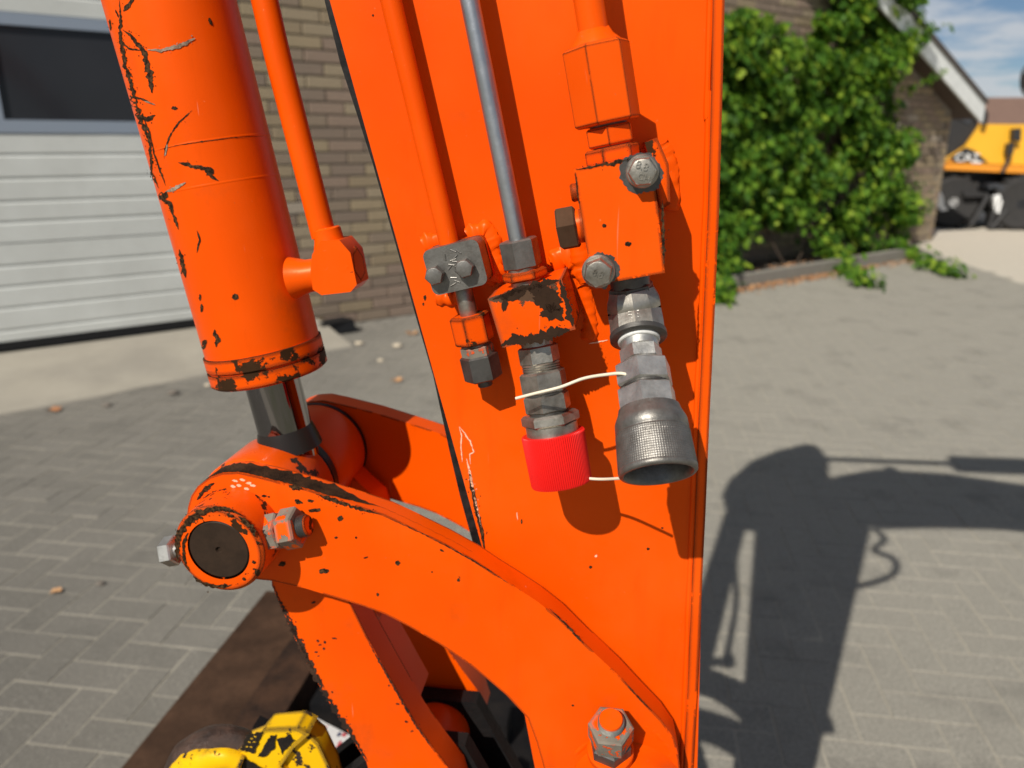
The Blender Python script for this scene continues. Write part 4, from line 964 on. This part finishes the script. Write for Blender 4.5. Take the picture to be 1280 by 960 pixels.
# ================================================================== BUCKET CYLINDER
nc = -.055
cy0, cy1 = at(213, 0, nc), at(333, 448, nc); dc = (cy1 - cy0).normalized(); topc = cy1 - dc * 1.02
cyl = thing('bucket_cylinder', cy1, 'scratched orange hydraulic cylinder with chrome rod and side pipe, left of the stick', 'hydraulic cylinder')
rb_ = mm(69, cy1) * 1.005
bm = lathe(NB(), topc, dc, [(0, rb_ * .8), (.004, rb_), (1.02 - .012, rb_)], 96, N); barrel = obj('barrel', bm, M_plate, cyl)
Lp = (cy1 - topc).length
def cyl_surf(x, y):
    d = ray(x, y).normalized(); oc = CAM - cy1; a = d - dc * d.dot(dc); b = oc - dc * oc.dot(dc); rr_ = rb_ + .0003
    A = a.dot(a); Bq = 2 * a.dot(b); Cq = b.dot(b) - rr_ * rr_; disc = max(0, Bq * Bq - 4 * A * Cq)
    return CAM + d * ((-Bq - math.sqrt(disc)) / (2 * A))
for px in ((230, 180), (255, 232)):
    t_ = (cyl_surf(*px) - cy1).dot(dc)
    bm = lathe(NB(), cy1 + dc * (t_ - .0012), dc, [(0, rb_ * .999), (.0008, rb_ + .00018), (.0016, rb_ + .00018), (.0024, rb_ * .999)], 96, N, closed=False); obj('weld_line', bm, M_plate, barrel)
bm = lathe(NB(), cy1, dc, [(-.016, rb_ * .985), (-.0125, rb_ * .985), (-.0120, rb_ * 1.035), (-.001, rb_ * 1.035), (-.001, rb_ * 1.0), (.0015, rb_ * 1.0), (.0015, rb_ * 1.04), (.0125, rb_ * 1.035), (.0145, rb_ * .98), (.0145, rb_ * .5)], 96, N); obj('gland_ring', bm, M_gland, cyl)
bm = lathe(NB(), cy1 + dc * .0146, dc, [(0, rb_ * .62), (.003, rb_ * .62), (.003, rb_ * .5)], 48, N); obj('wiper_seal', bm, M_grease, cyl)
PINP = at(273, 688, .062); eye = PINP + N * (-.062 + nc)
rodr = mm(33.5, at(350, 500, nc)); de = (eye - cy1); Le = de.length
bm = lathe(NB(), cy1 + dc * .01, dc, [(0, rodr), (Le - .03, rodr)], 64, N); obj('piston_rod', bm, M_chrome, cyl)
bm = lathe(NB(), cy1 + dc * (Le - .052), dc, [(-.006, rodr * 1.01), (-.001, rodr * 1.08), (.014, rodr * 1.22)], 48, N); obj('rod_collar', bm, M_grease, cyl)
ER = .050
bm = lathe(NB(), eye + N * (.002 - nc), -N, [(0, ER * .95), (.002, ER * .99), (.004, ER), (.058, ER), (.060, ER * .97)], 72); obj('rod_eye', bm, M_eye, cyl)
bm = lathe(NB(), eye + N * (-.0585 - nc), -N, [(0, ER * .93), (.002, ER * .985), (.013, ER * .96), (.015, ER * .9)], 64); obj('eye_shoulder', bm, M_grease, cyl)
# supply pipe and port elbow
pe0, pe1 = at(405, 296, nc + .012), at(352, 90, nc + .012); dp = (pe0 - pe1).normalized(); s_ = depth(pe0) / FPX; q = lambda px: px * s_
bm = tube(NB(), smoothpath([cy1 - dc * .93 + N * .048 + U * .02, cy1 - dc * .72 + N * .046 + U * .028, pe1 - dp * .24 + N * .02 - U * .012, pe1 - dp * .11, pe1, pe0], 10), q(15.5), 28); obj('side_pipe', bm, M_orange, cyl)
bc = at(420, 334, nc + .012); ux = (at(448, 330, nc + .012) - bc).normalized(); uy = N.cross(ux)
pn = nc + .026
bm = prism(NB(), [at(x, y, pn) for x, y in [(390, 318), (401, 301), (424, 300), (438, 316), (446, 356), (438, 365), (402, 369), (391, 362), (388, 340)]], N * -.030); bev(bm, .006, 3)
port = obj('port_elbow', bm, M_orange, cyl)
bm = lathe(NB(), bc - dp * q(50), dp, [(0, q(15.5)), (q(2), q(18)), (q(14), q(18.5)), (q(26), q(22))], 28); wobble(bm, .0005, 150, 2); obj('elbow_neck', bm, M_orange, port)
chain(port, bc, ux, [('cyl', q(20), q(25), q(22), M_orange, 'washer'), ('hex', q(24), q(31), q(23), M_worn, 'hex_plug', .3)], N)
bm = lathe(NB(), bc + uy * -q(6), -ux, [(0, q(20)), (q(40), q(21)), (q(60), q(27))], 28); obj('port_stub', bm, M_orange, port)
# scratches
bm = NB(); CS = cyl_surf
stroke(bm, CS, [(149, 0), (151, 30), (150, 45), (153, 60), (156, 80), (161, 96), (166, 115), (169, 130), (176, 150), (184, 168), (188, 185)], (1.7, 3.4), 1, .8)
stroke(bm, CS, [(168, -2), (160, 6), (154, 14)], 2.4, 2, .5); stroke(bm, CS, [(153, 37), (163, 44), (172, 55), (180, 65), (184, 80), (187, 95), (190, 116)], (1.8, 4.6), 3, .6)
stroke(bm, CS, [(144, 12), (148, 22)], 1, 4); stroke(bm, CS, [(137, 24), (138, 38)], 1.2, 5); stroke(bm, CS, [(151, 52), (160, 60), (175, 63)], (1, 1.2), 6)
stroke(bm, CS, [(162, 121), (175, 123), (188, 128)], 1.2, 7); stroke(bm, CS, [(170, 145), (178, 147), (184, 149), (194, 144)], (4, 2), 8, .6); blob(bm, CS, (218, 135), 3.4, 2.4)
stroke(bm, CS, [(180, 150), (186, 165), (188, 190), (189, 215), (198, 235)], 1.7, 9, .9); stroke(bm, CS, [(188, 170), (192, 190), (197, 205), (207, 232)], 1.0, 10, .7)
stroke(bm, CS, [(205, 198), (206, 186), (213, 168), (224, 152), (240, 138)], (.7, 1.1), 11, .7); stroke(bm, CS, [(223, 203), (240, 207), (255, 211), (264, 220), (273, 226)], (2.6, 2.4), 12, .4); stroke(bm, CS, [(256, 210), (267, 217)], 4.2, 13, .3)
stroke(bm, CS, [(198, 244), (210, 246)], 4.5, 14, .5); stroke(bm, CS, [(200, 248), (212, 254), (217, 270), (223, 287)], (2.4, 1.6), 15, .6); stroke(bm, CS, [(246, 288), (250, 300), (246, 316)], 1.2, 16); stroke(bm, CS, [(224, 312), (227, 325), (232, 347)], 2.4, 17, .5)
blob(bm, CS, (263, 27), 2, 5.5, -.4); blob(bm, CS, (294, 371), 4, 4); stroke(bm, CS, [(268, 412), (272, 425), (270, 434)], 2.8, 18, .5); blob(bm, CS, (250, 372), 1.6, 4); blob(bm, CS, (252, 385), 2, 5); blob(bm, CS, (255, 430), 3, 6, .3); blob(bm, CS, (252, 177), 2.4, 1, 0)
stroke(bm, CS, [(198, 187), (225, 181), (252, 177), (290, 172), (330, 170)], .4, 19, .6)
obj('paint_scratch', bm, M_scr, barrel, 0, False)
bm = NB(); CS2 = lambda x, y: cyl_surf(x, y) + (CAM - cyl_surf(x, y)).normalized() * .0002
stroke(bm, CS2, [(184, 62), (200, 63), (222, 58), (244, 48)], (1.5, 3.0), 21, .5); stroke(bm, CS2, [(206, 240), (218, 236), (232, 228)], (1.6, 2.2), 22, .5); stroke(bm, CS2, [(180, 126), (194, 131)], .9, 23); stroke(bm, CS2, [(206, 195), (209, 180)], .9, 24)
obj('bare_metal_scrape', bm, M_scrl, barrel, 0, False)

# ================================================================== BUCKET LEVERS AND LINK
lev = thing('bucket_lever', at(785, 985, 0), 'curved orange bucket lever with round pin boss and bolts, in front of the stick', 'linkage arm')
LT = .024; LN = .028
up = [(236, 668), (233, 650), (235, 634), (239, 620), (247, 608), (262, 597), (277, 592), (298, 591), (325, 597), (354, 604.5), (381, 611.5), (405, 619), (442, 631), (480, 643.5), (517, 661), (555, 679.5), (592, 700), (619, 718), (643, 733), (672, 752), (700, 774), (733, 807), (773, 844), (800, 873), (827, 901), (843, 924), (849, 950), (852, 985), (840, 1020), (812, 1045), (775, 1050), (735, 1035), (705, 1005), (690, 985)]
dn = [(680, 960), (671, 928), (660, 898), (633, 869), (600, 841), (587, 830), (549, 805), (511, 783), (482, 768), (455, 758), (426, 749), (380, 735), (340, 726), (300, 722), (262, 705)]
front_poly = [at(x, y, LN) for x, y in up + dn]
bm = prism(NB(), front_poly, N * -LT); bev(bm, .0011, 2, 40); nl = obj('near_arm', bm, M_lever, lev)
# far arm: same casting on the other side of the stick
FN = -STT - .004
bm = prism(NB(), [p + N * (FN - LN) for p in front_poly], N * -LT); bev(bm, .0011, 1, 40); obj('far_arm', bm, M_lever, lev)
pax = PINP - N * .062
# pin boss, pin
s_ = depth(PINP) / FPX; q = lambda px: px * s_
bm = lathe(NB(), pax + N * .062, -N, [(0, q(41)), (0, q(55)), (.0025, q(59)), (.036, q(60))], 72, closed=False)
boss = obj('pin_boss', bm, M_ring, lev)
bm = lathe(NB(), pax + N * .0615, -N, [(.002, 0), (.002, q(3)), (0, q(4.5)), (0, q(38)), (.0015, q(40.5)), (.235, q(40.5)), (.245, q(36))], 64); obj('pin', bm, M_pin, lev)
bm = lathe(NB(), pax + N * -.0745, -N, [(0, .036), (0, .0455), (.003, .0475), (STT + .004 - .0745, .048)], 72); obj('inner_boss', bm, M_orange, lev)
bm = lathe(NB(), pax + N * (-STT + .001), -N, [(-.002, .0485), (.001, .0495), (.004, .0485)], 72); obj('seal_ring', bm, M_grease, lev)
bm = lathe(NB(), pax + N * FN, -N, [(LT, q(59)), (LT + .03, q(58)), (LT + .03, 0)], 48); obj('pin_boss', bm, M_orange, lev)
RSf = lambda x, y: at(x, y, .0625)
def arc(c, rad, a0_, a1_, n_=14): return [(c[0] + rad * math.cos(R(a0_ + (a1_ - a0_) * i / n_)), c[1] - rad * math.sin(R(a0_ + (a1_ - a0_) * i / n_))) for i in range(n_ + 1)]
bm = NB(); stroke(bm, RSf, arc((273, 688), 52.5, 195, 60), (4.2, 3.2), 61, .6); stroke(bm, RSf, arc((274, 687), 46.5, 225, 290), (2.2, 1.6), 62, .8); stroke(bm, RSf, arc((273, 688), 49, 60, 20), (2.4, 3.0), 63, .9); stroke(bm, RSf, arc((273, 688), 44, 215, 150), (1.5, 2.2), 64, .8)
for k, a_ in enumerate((70, 48, 30, -20, -50, -80, -110, 10, 120)): blob(bm, RSf, arc((274, 687), 45 + (k * 7) % 5, a_, a_ + 1, 1)[0], 2.6, 2.0, .4, k, .5)
obj('paint_chip', bm, M_scr, boss, 0, False)
# bolt through the boss: head left, double nut right
bA, bB = at(207, 690, .040), at(387, 656, .040); db = (bB - bA).normalized(); s_ = depth(bA) / FPX; q = lambda px: px * s_
bm = NB(); hexnut(bm, bA, db, q(17), q(19), N, .2, .12); lathe(bm, bA + db * q(14), db, [(0, q(10)), (q(180), q(10))], 20); obj('boss_bolt', bm, M_zincb, lev)
LB_ = (bB - bA).length
chain(lev, bA, db, [('hex', LB_ - q(60), LB_ - q(37), q(24), M_nut, 'nut', .55), ('hex', LB_ - q(36), LB_ - q(13), q(25), M_nut, 'nut', .2), ('thread', LB_ - q(16), LB_ - q(3), q(14), M_dark, 'thread'), ('cyl', LB_ - q(5), LB_ - q(1), q(12.5), M_worn, 'bolt_end')], N)
# stick end pivot boss with its vertical bolt
pv0 = at(785, 985, LN); s_ = depth(pv0) / FPX; q = lambda px: px * s_
bm = lathe(NB(), pv0 + N * .03, -N, [(0, q(30)), (0, q(58)), (.003, q(62)), (.022, q(64)), (.031, q(71))], 64, closed=False); pboss = obj('pivot_boss', bm, M_orange, lev)
bm = lathe(NB(), pv0 + N * .0285, -N, [(0, 0), (0, q(31)), (.02, q(31))], 48); obj('pivot_pin', bm, M_pin, lev)
lumps(lev, [(716, 962), (722, 940), (740, 922)], LN, .003, 31); lumps(lev, [(803, 905), (822, 918), (836, 938), (842, 960)], LN, .0025, 32)
vb0 = at(763, 938, LN + .014); dv_ = (ZZ * .93 + N * .32 - U * .02).normalized(); s_ = depth(vb0) / FPX; q = lambda px: px * s_
bm = NB(); lathe(bm, vb0 - dv_ * q(6), dv_, [(0, q(29)), (q(10), q(29)), (q(12), q(27))], 28); obj('washer', bm, M_orange, lev)
chain(lev, vb0, dv_, [('hex', q(0), q(25), q(26.5), M_dark, 'nut', .2), ('hex', q(26), q(58), q(27.5), M_nut, 'nut', .5), ('thread', q(56), q(68), q(16), M_zinc, 'thread'), ('cyl', q(66), q(72), q(14), M_orange, 'bolt_end')], N)
# chips on the lever face and its top edge
LS = surf_plane(LN + .0003)
bm = NB()
stroke(bm, LS, [(246, 625), (255, 613), (262, 607), (268, 604)], 2.6, 41, .6); stroke(bm, LS, [(240, 650), (250, 628)], 1.5, 42, .6); stroke(bm, LS, [(255, 622), (270, 614), (290, 612)], 1.2, 43, .6); blob(bm, LS, (373, 627), 4.5, 2.6, .2, 1, .5); blob(bm, LS, (388, 626), 4, 1.8, .1); blob(bm, LS, (393, 638), 8, 2.4, -.15, 3, .4); blob(bm, LS, (370, 609.5), 9, 3.2, .25, 4, .5)
stroke(bm, LS, [(395, 618), (420, 626), (445, 635), (476, 643)], (3.0, 1.4), 44, .7); stroke(bm, LS, [(480, 645), (520, 663), (560, 683), (600, 706), (640, 732)], (.5, .9), 45, .9); blob(bm, LS, (425, 648), 4, 3.2, -.4, 5); blob(bm, LS, (405, 714), 6, 3.2, -.1, 6, .45); blob(bm, LS, (497, 704), 3, 3.2, -.5); blob(bm, LS, (472, 743), 1.6, 2); blob(bm, LS, (573, 725), 1.8, 2.2); blob(bm, LS, (552, 688), 3, 1.4, .5); blob(bm, LS, (457, 697), 3, 1, -.3); blob(bm, LS, (420, 672), 2.2, 1.5); blob(bm, LS, (353, 705), 5, 3, -.3); blob(bm, LS, (716, 882), 1.6, 1.2); stroke(bm, LS, [(686, 760), (710, 783), (730, 805)], (.6, 1.6), 46, .9); stroke(bm, LS, [(780, 852), (800, 874), (815, 889)], .8, 47, .9)
blob(bm, LS, (330, 620), 3, 1.6); blob(bm, LS, (336, 621), 1.5, 1.2); blob(bm, LS, (445, 672), 1.4, 1.4); blob(bm, LS, (540, 715), 1.2, 1)
obj('paint_chip', bm, M_scr, nl, 0, False)
def top_edge(x, y, k): return at(x, y, LN) + N * (-LT * k)
bm = NB()      # worn rusty top edge, from the boss to the middle of the arm
edge_px = up[4:17]; prev = None; rr = random.Random(4)
for (x0, y0), (x1, y1) in zip(edge_px, edge_px[1:]):
    for i in range(8):
        f = i / 8; x, y = x0 + (x1 - x0) * f, y0 + (y1 - y0) * f; p = at(x, y, LN)
        tn = (at(x1, y1, LN) - at(x0, y0, LN)).normalized(); nr = N.cross(tn); nr = nr if nr.z > 0 else -nr
        fade = max(.02, min(1, (470 - x) / 60)) if x > 410 else 1
        k0 = .04 + .05 * rr.random() + .3 * (1 - fade); k1 = k0 + (.93 - k0) * fade * (.75 + .25 * rr.random())
        va = bm.verts.new(p - N * (LT * k0) + nr * .0004); vb_ = bm.verts.new(p - N * (LT * k1) + nr * .0004)
        if prev: bm.faces.new((prev[0], va, vb_, prev[1]))
        prev = (va, vb_)
obj('worn_edge', bm, M_wedge, nl, 0, False)
bm = NB()
for k, (x, y) in enumerate([(294, 601), (303, 600), (311, 604), (299, 607), (308, 611), (291, 608), (316, 607)]): blob(bm, LS, (x, y), 3.2, 1.6, .2, k, .5)
obj('paint_scuff', bm, M_scuff, nl, 0, False)
# H shaped bucket link
lnk = thing('bucket_link', at(515, 985, -.02), 'straight orange bucket link hanging from the pin boss towards the hitch', 'linkage arm')
LKN = .001; LKT = .030
lkp = [(338, 700), (340, 732), (352, 761), (370, 801), (385, 832), (401, 861), (420, 892), (440, 923), (458, 952), (468, 990), (478, 1020), (500, 1042), (535, 1045), (562, 1030), (580, 1000), (572, 975), (545, 940), (520, 905), (500, 870), (480, 835), (457, 793), (437, 752), (420, 700), (380, 665)]
lk = [at(x, y, LKN) for x, y in lkp]
bm = prism(NB(), lk, N * -LKT); bev(bm, .003, 2, 30); la = obj('link_arm', bm, M_lever, lnk)
bm = prism(NB(), [p + N * -(STT - .033) for p in lk], N * -LKT); bev(bm, .003, 2, 30); obj('link_arm', bm, M_lever, lnk)
lb = at(520, 1000, LKN); bm = lathe(NB(), lb + N * .014, -N, [(0, .016), (0, .029), (.003, .032), (.012, .0335), (.016, .037)], 48, closed=False); obj('link_boss', bm, M_orange, lnk)
bm = lathe(NB(), lb + N * -LKT, -N, [(0, .033), (.088, .033)], 48); obj('cross_tube', bm, M_orange, lnk)
bm = lathe(NB(), lb + N * .013, -N, [(0, .0), (0, .017), (.2, .017)], 40); obj('link_pin', bm, M_pin, lnk)
cpl = [at(x, y, -.0305) for x, y in [(452, 800), (476, 842), (505, 895), (520, 885), (492, 835), (466, 790)]]
bm = prism(NB(), cpl, N * -.05); bev(bm, .002, 2); obj('cross_plate', bm, M_orange, lnk)
KS = surf_plane(LKN + .0003); bm = NB(); rr = random.Random(8)
stroke(bm, KS, [(x + 2.0, y) for x, y in lkp[1:9]], (2.4, 2.6), 71, 1.1); stroke(bm, KS, [(x + 5, y) for x, y in lkp[2:6]], (2.2, 1.5), 72, 1.3); stroke(bm, KS, [(x - 1.5, y) for x, y in lkp[16:21]], (1.0, .8), 73, 1.3)
for x, y in [(397, 801), (400, 806), (418, 798), (395, 815), (405, 811), (398, 820), (406, 803), (415, 865), (486, 857), (497, 880), (508, 902), (515, 914), (392, 753)]: blob(bm, KS, (x, y), rr.uniform(1, 3), rr.uniform(.8, 1.8), rr.uniform(-.5, .5), 2, .5)
obj('paint_chip', bm, M_rblack, la, 0, False)

# ================================================================== REST OF THE MACHINE ABOVE THE FRAME (throws the shadow on the yard)
boom = thing('excavator_boom', uz(1.4, 2.4, -.05), 'orange excavator boom reaching from the top of the stick to the right', 'excavator arm')
bmp = [(-.10, 2.50), (-.06, 2.66), (.09, 2.765), (.41, 2.76), (.75, 2.68), (1.25, 2.45), (1.9, 1.9), (2.3, 1.3), (2.5, 1.3), (2.2, 1.7), (1.6, 2.05), (1.0, 2.3), (.605, 2.35), (.35, 2.33), (.15, 2.29), (.0, 2.36)]
bm = prism(NB(), [uz(u_, z_, .0) for u_, z_ in bmp], N * -.13); bev(bm, .006, 2); obj('boom_body', bm, M_orange, boom)
bm = lathe(NB(), uz(.15, 2.80, -.02), -N, [(0, .03), (.09, .03)], 24); obj('lug', bm, M_orange, boom)
bm = tube(NB(), smoothpath([uz(u_, z_, .03) for u_, z_ in [(.11, 2.32), (.155, 2.24), (.13, 2.15), (.20, 2.10), (.222, 2.03), (.20, 1.96), (.11, 1.885)]], 10), .013, 12); obj('hose_loop', bm, M_rubber, boom)
sc = thing('stick_cylinder', uz(-.2, 2.95, -.05), 'orange stick cylinder with steel rod lying along the top of the boom', 'hydraulic cylinder')
ra_, rb2 = uz(-.23, 2.93, nc), uz(.40, 2.955, nc); dsc = (rb2 - ra_).normalized()
bm = lathe(NB(), ra_, dsc, [(0, .02), (.64, .02)], 32); obj('piston_rod', bm, M_chrome, sc)
bm = lathe(NB(), rb2, dsc, [(0, .068), (.004, .072), (1.1, .072), (1.105, .05)], 48); obj('barrel', bm, M_orange, sc)

# ================================================================== HITCH, HOOK AND STEEL BELOW
# rusty beam lying under the arm
zb = .34
r0, r1_ = g(322, 752, zb), g(150, 962, zb); bd = (r0 - r1_).normalized(); bnv = V((bd.y, -bd.x, 0))
beam = thing('rusty_beam', r1_, 'wide rusty brown steel plate under the arm at lower left', 'steel beam')
bw = (g(395, 800, zb) - r0).dot(bnv)
bm = NB(); prism(bm, [r0 + bd * .05, r0 + bd * .05 + bnv * .17, r1_ - bd * .8 + bnv * .17, r1_ - bd * .8], ZZ * -.05); bev(bm, .006, 2); obj('top_flange', bm, M_rbeam, beam)
bm = NB(); box(bm, r0 - bd * .5 + bnv * .085 - ZZ * .2, (bd, bnv, ZZ), (.54, .02, .145)); obj('web', bm, M_rbeam, beam)
bm = NB(); box(bm, r0 - bd * .5 + bnv * .085 - ZZ * .343, (bd, bnv, ZZ), (.54, .085, .0)); bmesh.ops.delete(bm, geom=bm.verts[:], context='VERTS'); prism(bm, [r0 + bd * .05 - ZZ * .30, r0 + bd * .05 + bnv * .17 - ZZ * .30, r1_ - bd * .8 + bnv * .17 - ZZ * .30, r1_ - bd * .8 - ZZ * .30], ZZ * -.04); obj('bottom_flange', bm, M_rbeam, beam)
frm = thing('attachment_frame', r0 + bnv * .3, 'black and rust coloured steel attachment frame behind the straight link', 'attachment')
bm = NB(); prism(bm, [p + ZZ * .035 for p in (r0 - bd * .30 + bnv * .172, r0 + bd * .02 + bnv * .172, r0 + bd * .02 + bnv * .26, r0 - bd * .62 + bnv * .26, r0 - bd * .62 + bnv * .172)], ZZ * -.12); bev(bm, .008, 2); obj('side_bar', bm, M_rblack, frm)
bm = NB(); prism(bm, [p - ZZ * .02 for p in (r0 + bd * .15 + bnv * .285, r0 + bd * .15 + bnv * .75, r0 - bd * .9 + bnv * .75, r0 - bd * .9 + bnv * .285)], ZZ * -.24); bev(bm, .01, 2); obj('box_frame', bm, M_blackbox, frm)
for k in range(3):
    bm = NB(); box(bm, r0 - bd * (.05 + .3 * k) + bnv * .5 + ZZ * .01, (bd, bnv, ZZ), (.03, .2, .03)); bev(bm, .006, 2); obj('cross_bar', bm, M_blackbox, frm)
# white sticker plate and yellow stripe
zs = .47
_b = MT('sticker'); st = _b.n('ShaderNodeMapping'); _b.l(_b.coord(), st.inputs[0]); st.inputs['Scale'].default_value = (60, 60, 60)
M_stick = _b.set(_b.mix(_b.ramp(_b.noise(14, 6, .6), .35, .7), (.50, .49, .47), (.62, .60, .57)), .5, 0)
wl = [g(x, y, zs) for x, y in [(387, 893), (441, 921), (426, 966), (395, 966)]]
lab = thing('sticker_plate', wl[2], 'small white printed plate with red marks beside the yellow hook', 'plate')
bm = prism(NB(), wl, ZZ * -.012); bev(bm, .003, 2); lp_ = obj('plate', bm, M_stick, lab)
bm = NB(); box(bm, sum(wl, V()) / 4 - ZZ * .09 , XYZ, (.012, .012, .076)); obj('bracket', bm, M_blackbox, lab)
_b = MT('red_print'); M_rp = _b.set((.42, .05, .06), .5, 0); _b = MT('blue_print'); M_bp = _b.set((.04, .05, .10), .5, 0)
SS = lambda x, y: g(x, y, zs + .0006)
bm = NB(); stroke(bm, SS, [(418, 940), (427, 926)], 2.0, 51, .6); stroke(bm, SS, [(410, 906), (403, 918)], .8, 52, .8); stroke(bm, SS, [(398, 900), (392, 911)], .7, 53, .8); blob(bm, SS, (430, 918.5), 3, 2.4); obj('red_print', bm, M_rp, lp_, 0, False)
bm = NB(); stroke(bm, SS, [(421, 920), (426, 915)], 2, 54, .6); stroke(bm, SS, [(412, 955), (418, 944)], .7, 55, .8); obj('blue_print', bm, M_bp, lp_, 0, False)
_b = MT('yellow_band'); M_yb = _b.set((.80, .60, .01), .5, 0)
yl = [g(x, y, .42) for x, y in [(443, 936), (452, 946), (458, 975), (424, 985), (430, 962)]]
bm = prism(NB(), yl, ZZ * -.05); bev(bm, .008, 2)
tag(obj('yellow_stop', bm, M_yb, None), 'bright yellow bump stop behind the foot of the straight link', 'stop')
# worn yellow lifting hook on the hitch
HN = -.02
hk = thing('lifting_hook', at(310, 1010, HN), 'worn yellow and black lifting hook with latch at the bottom edge', 'hook')
hp = smoothpath([at(x, y, HN) for x, y in [(236, 1085), (219, 1040), (219, 985), (231, 948), (258, 929), (292, 925), (322, 936)]], 8)
s_ = depth(hp[0]) / FPX; q = lambda px: px * s_
def flat_tube(P, rx, rn_, seg=24):
    bm = NB(); rings = []
    for i, p in enumerate(P):
        t = (P[min(i + 1, len(P) - 1)] - P[max(0, i - 1)]).normalized(); sd = t.cross(N).normalized()
        f = i / (len(P) - 1); k = 1 - .45 * max(0, (f - .7) / .3)
        rings.append([bm.verts.new(p + sd * (math.cos(2 * math.pi * j / seg) * rx * k) + N * (math.sin(2 * math.pi * j / seg) * rn_ * k)) for j in range(seg)])
    for a, b in zip(rings, rings[1:]):
        for j in range(seg): bm.faces.new((a[j], a[(j + 1) % seg], b[(j + 1) % seg], b[j]))
    bm.faces.new(rings[0][::-1]); bm.faces.new(rings[-1]); return bm
bm = flat_tube(hp, q(17), q(21)); wobble(bm, .0015, 60, 2); hb_ = obj('hook_body', bm, M_hookiron, hk, 60)
# yellow face left on the inner front of the bend
hp2 = [p + N * q(15) + (at(290, 990, HN) - p).normalized() * q(11) for p in hp[:-2]]
bm = flat_tube(hp2, q(20), q(18)); wobble(bm, .001, 80, 5); obj('painted_face', bm, M_yel, hb_, 60)
# latch housing
lt = [(292, 937), (318, 917), (332, 909), (370, 908), (388, 917), (402, 936), (412, 960), (420, 1015), (330, 1025), (300, 985), (275, 957)]
bm = prism(NB(), [at(x, y + 12, HN + .012) for x, y in [(276, 936), (300, 924), (318, 916), (329, 901), (371, 898), (386, 906), (366, 924), (352, 946), (374, 974), (372, 1010), (318, 1010), (296, 966)]], N * -.024); bev(bm, .0055, 3); wobble(bm, .0014, 70, 3); ltc = obj('latch_housing', bm, M_yel, hk)
bm = prism(NB(), [at(x, y + 12, HN + .006) for x, y in [(354, 926), (380, 903), (397, 915), (414, 952), (424, 1000), (420, 1030), (378, 1030), (372, 965), (356, 946)]], N * -.022); bev(bm, .006, 3); wobble(bm, .0014, 70, 6); obj('latch', bm, M_yel, hk)
HS = lambda x, y: at(x, y, HN + .0134)
bm = NB()  # black shapes put the latch recesses' darkness into colour; also name field, wear
def patch(P): bm.faces.new([bm.verts.new(HS(x, y + 13)) for x, y in P])
def jagpoly(P, seed=0, j=1.3):
    rr = random.Random(seed); out = []
    for (x0, y0), (x1, y1) in zip(P, P[1:] + P[:1]):
        k = max(2, int(math.hypot(x1 - x0, y1 - y0) / 3))
        for i in range(k): out.append((x0 + (x1 - x0) * i / k + rr.uniform(-j, j), y0 + (y1 - y0) * i / k + rr.uniform(-j, j)))
    return out
patch(jagpoly([(308, 905), (328, 902), (318, 930), (300, 924)], 1)); patch(jagpoly([(336, 908), (345, 905), (342, 925), (328, 935), (322, 932)], 2)); patch(jagpoly([(278, 928), (300, 934), (332, 948), (345, 975), (300, 965), (285, 945)], 3)); patch(jagpoly([(346, 912), (362, 905), (368, 912), (352, 930)], 4))
obj('bare_or_recess_patch', bm, M_hookblk, ltc, 0, False)
bm = NB()      # raised unreadable cast letters on the dark name field
for k, (x, y) in enumerate([(315, 910), (312, 915), (309, 920), (319, 908), (318, 914), (314, 921), (306, 926)]):
    p_ = HS(x, y + 13); tube(bm, [p_ - U * .0012 + ZZ * (.0008 if k % 2 else -.0006), p_ + U * .0012], .0007, 6)
obj('cast_mark', bm, M_yel, ltc)
bm = lathe(NB(), at(338, 979, HN + .011), N, [(0, q(17)), (.010, q(16)), (.012, q(13)), (.012, q(6)), (.009, q(5)), (.009, 0)], 32); obj('latch_pivot', bm, M_yel, ltc)
# hitch body carrying hook, link and stick end
hit = thing('quick_hitch', uz(-.05, .70, -.05), 'dark steel quick hitch below the link and the stick end', 'hitch')
for n_ in (-.032, -.092):
    bm = prism(NB(), [uz(u_, z_, n_) for u_, z_ in [(-.30, .84), (-.22, .80), (-.12, .90), (-.05, .90), (.0, .80), (.05, .84), (.15, .80), (.17, .68), (-.32, .66)]], N * -.018); bev(bm, .004, 2); obj('cheek_plate', bm, M_blackbox, hit)
bm = NB(); box(bm, uz(-.08, .66, -.07), (U, ZZ, N), (.24, .03, .1)); bev(bm, .01, 2); obj('base_plate', bm, M_rblack, hit)
bm = NB(); box(bm, uz(-.2, .35, -.07), (U, ZZ, N), (.05, .34, .06)); bev(bm, .01, 2); obj('carrier', bm, M_blackbox, hit)
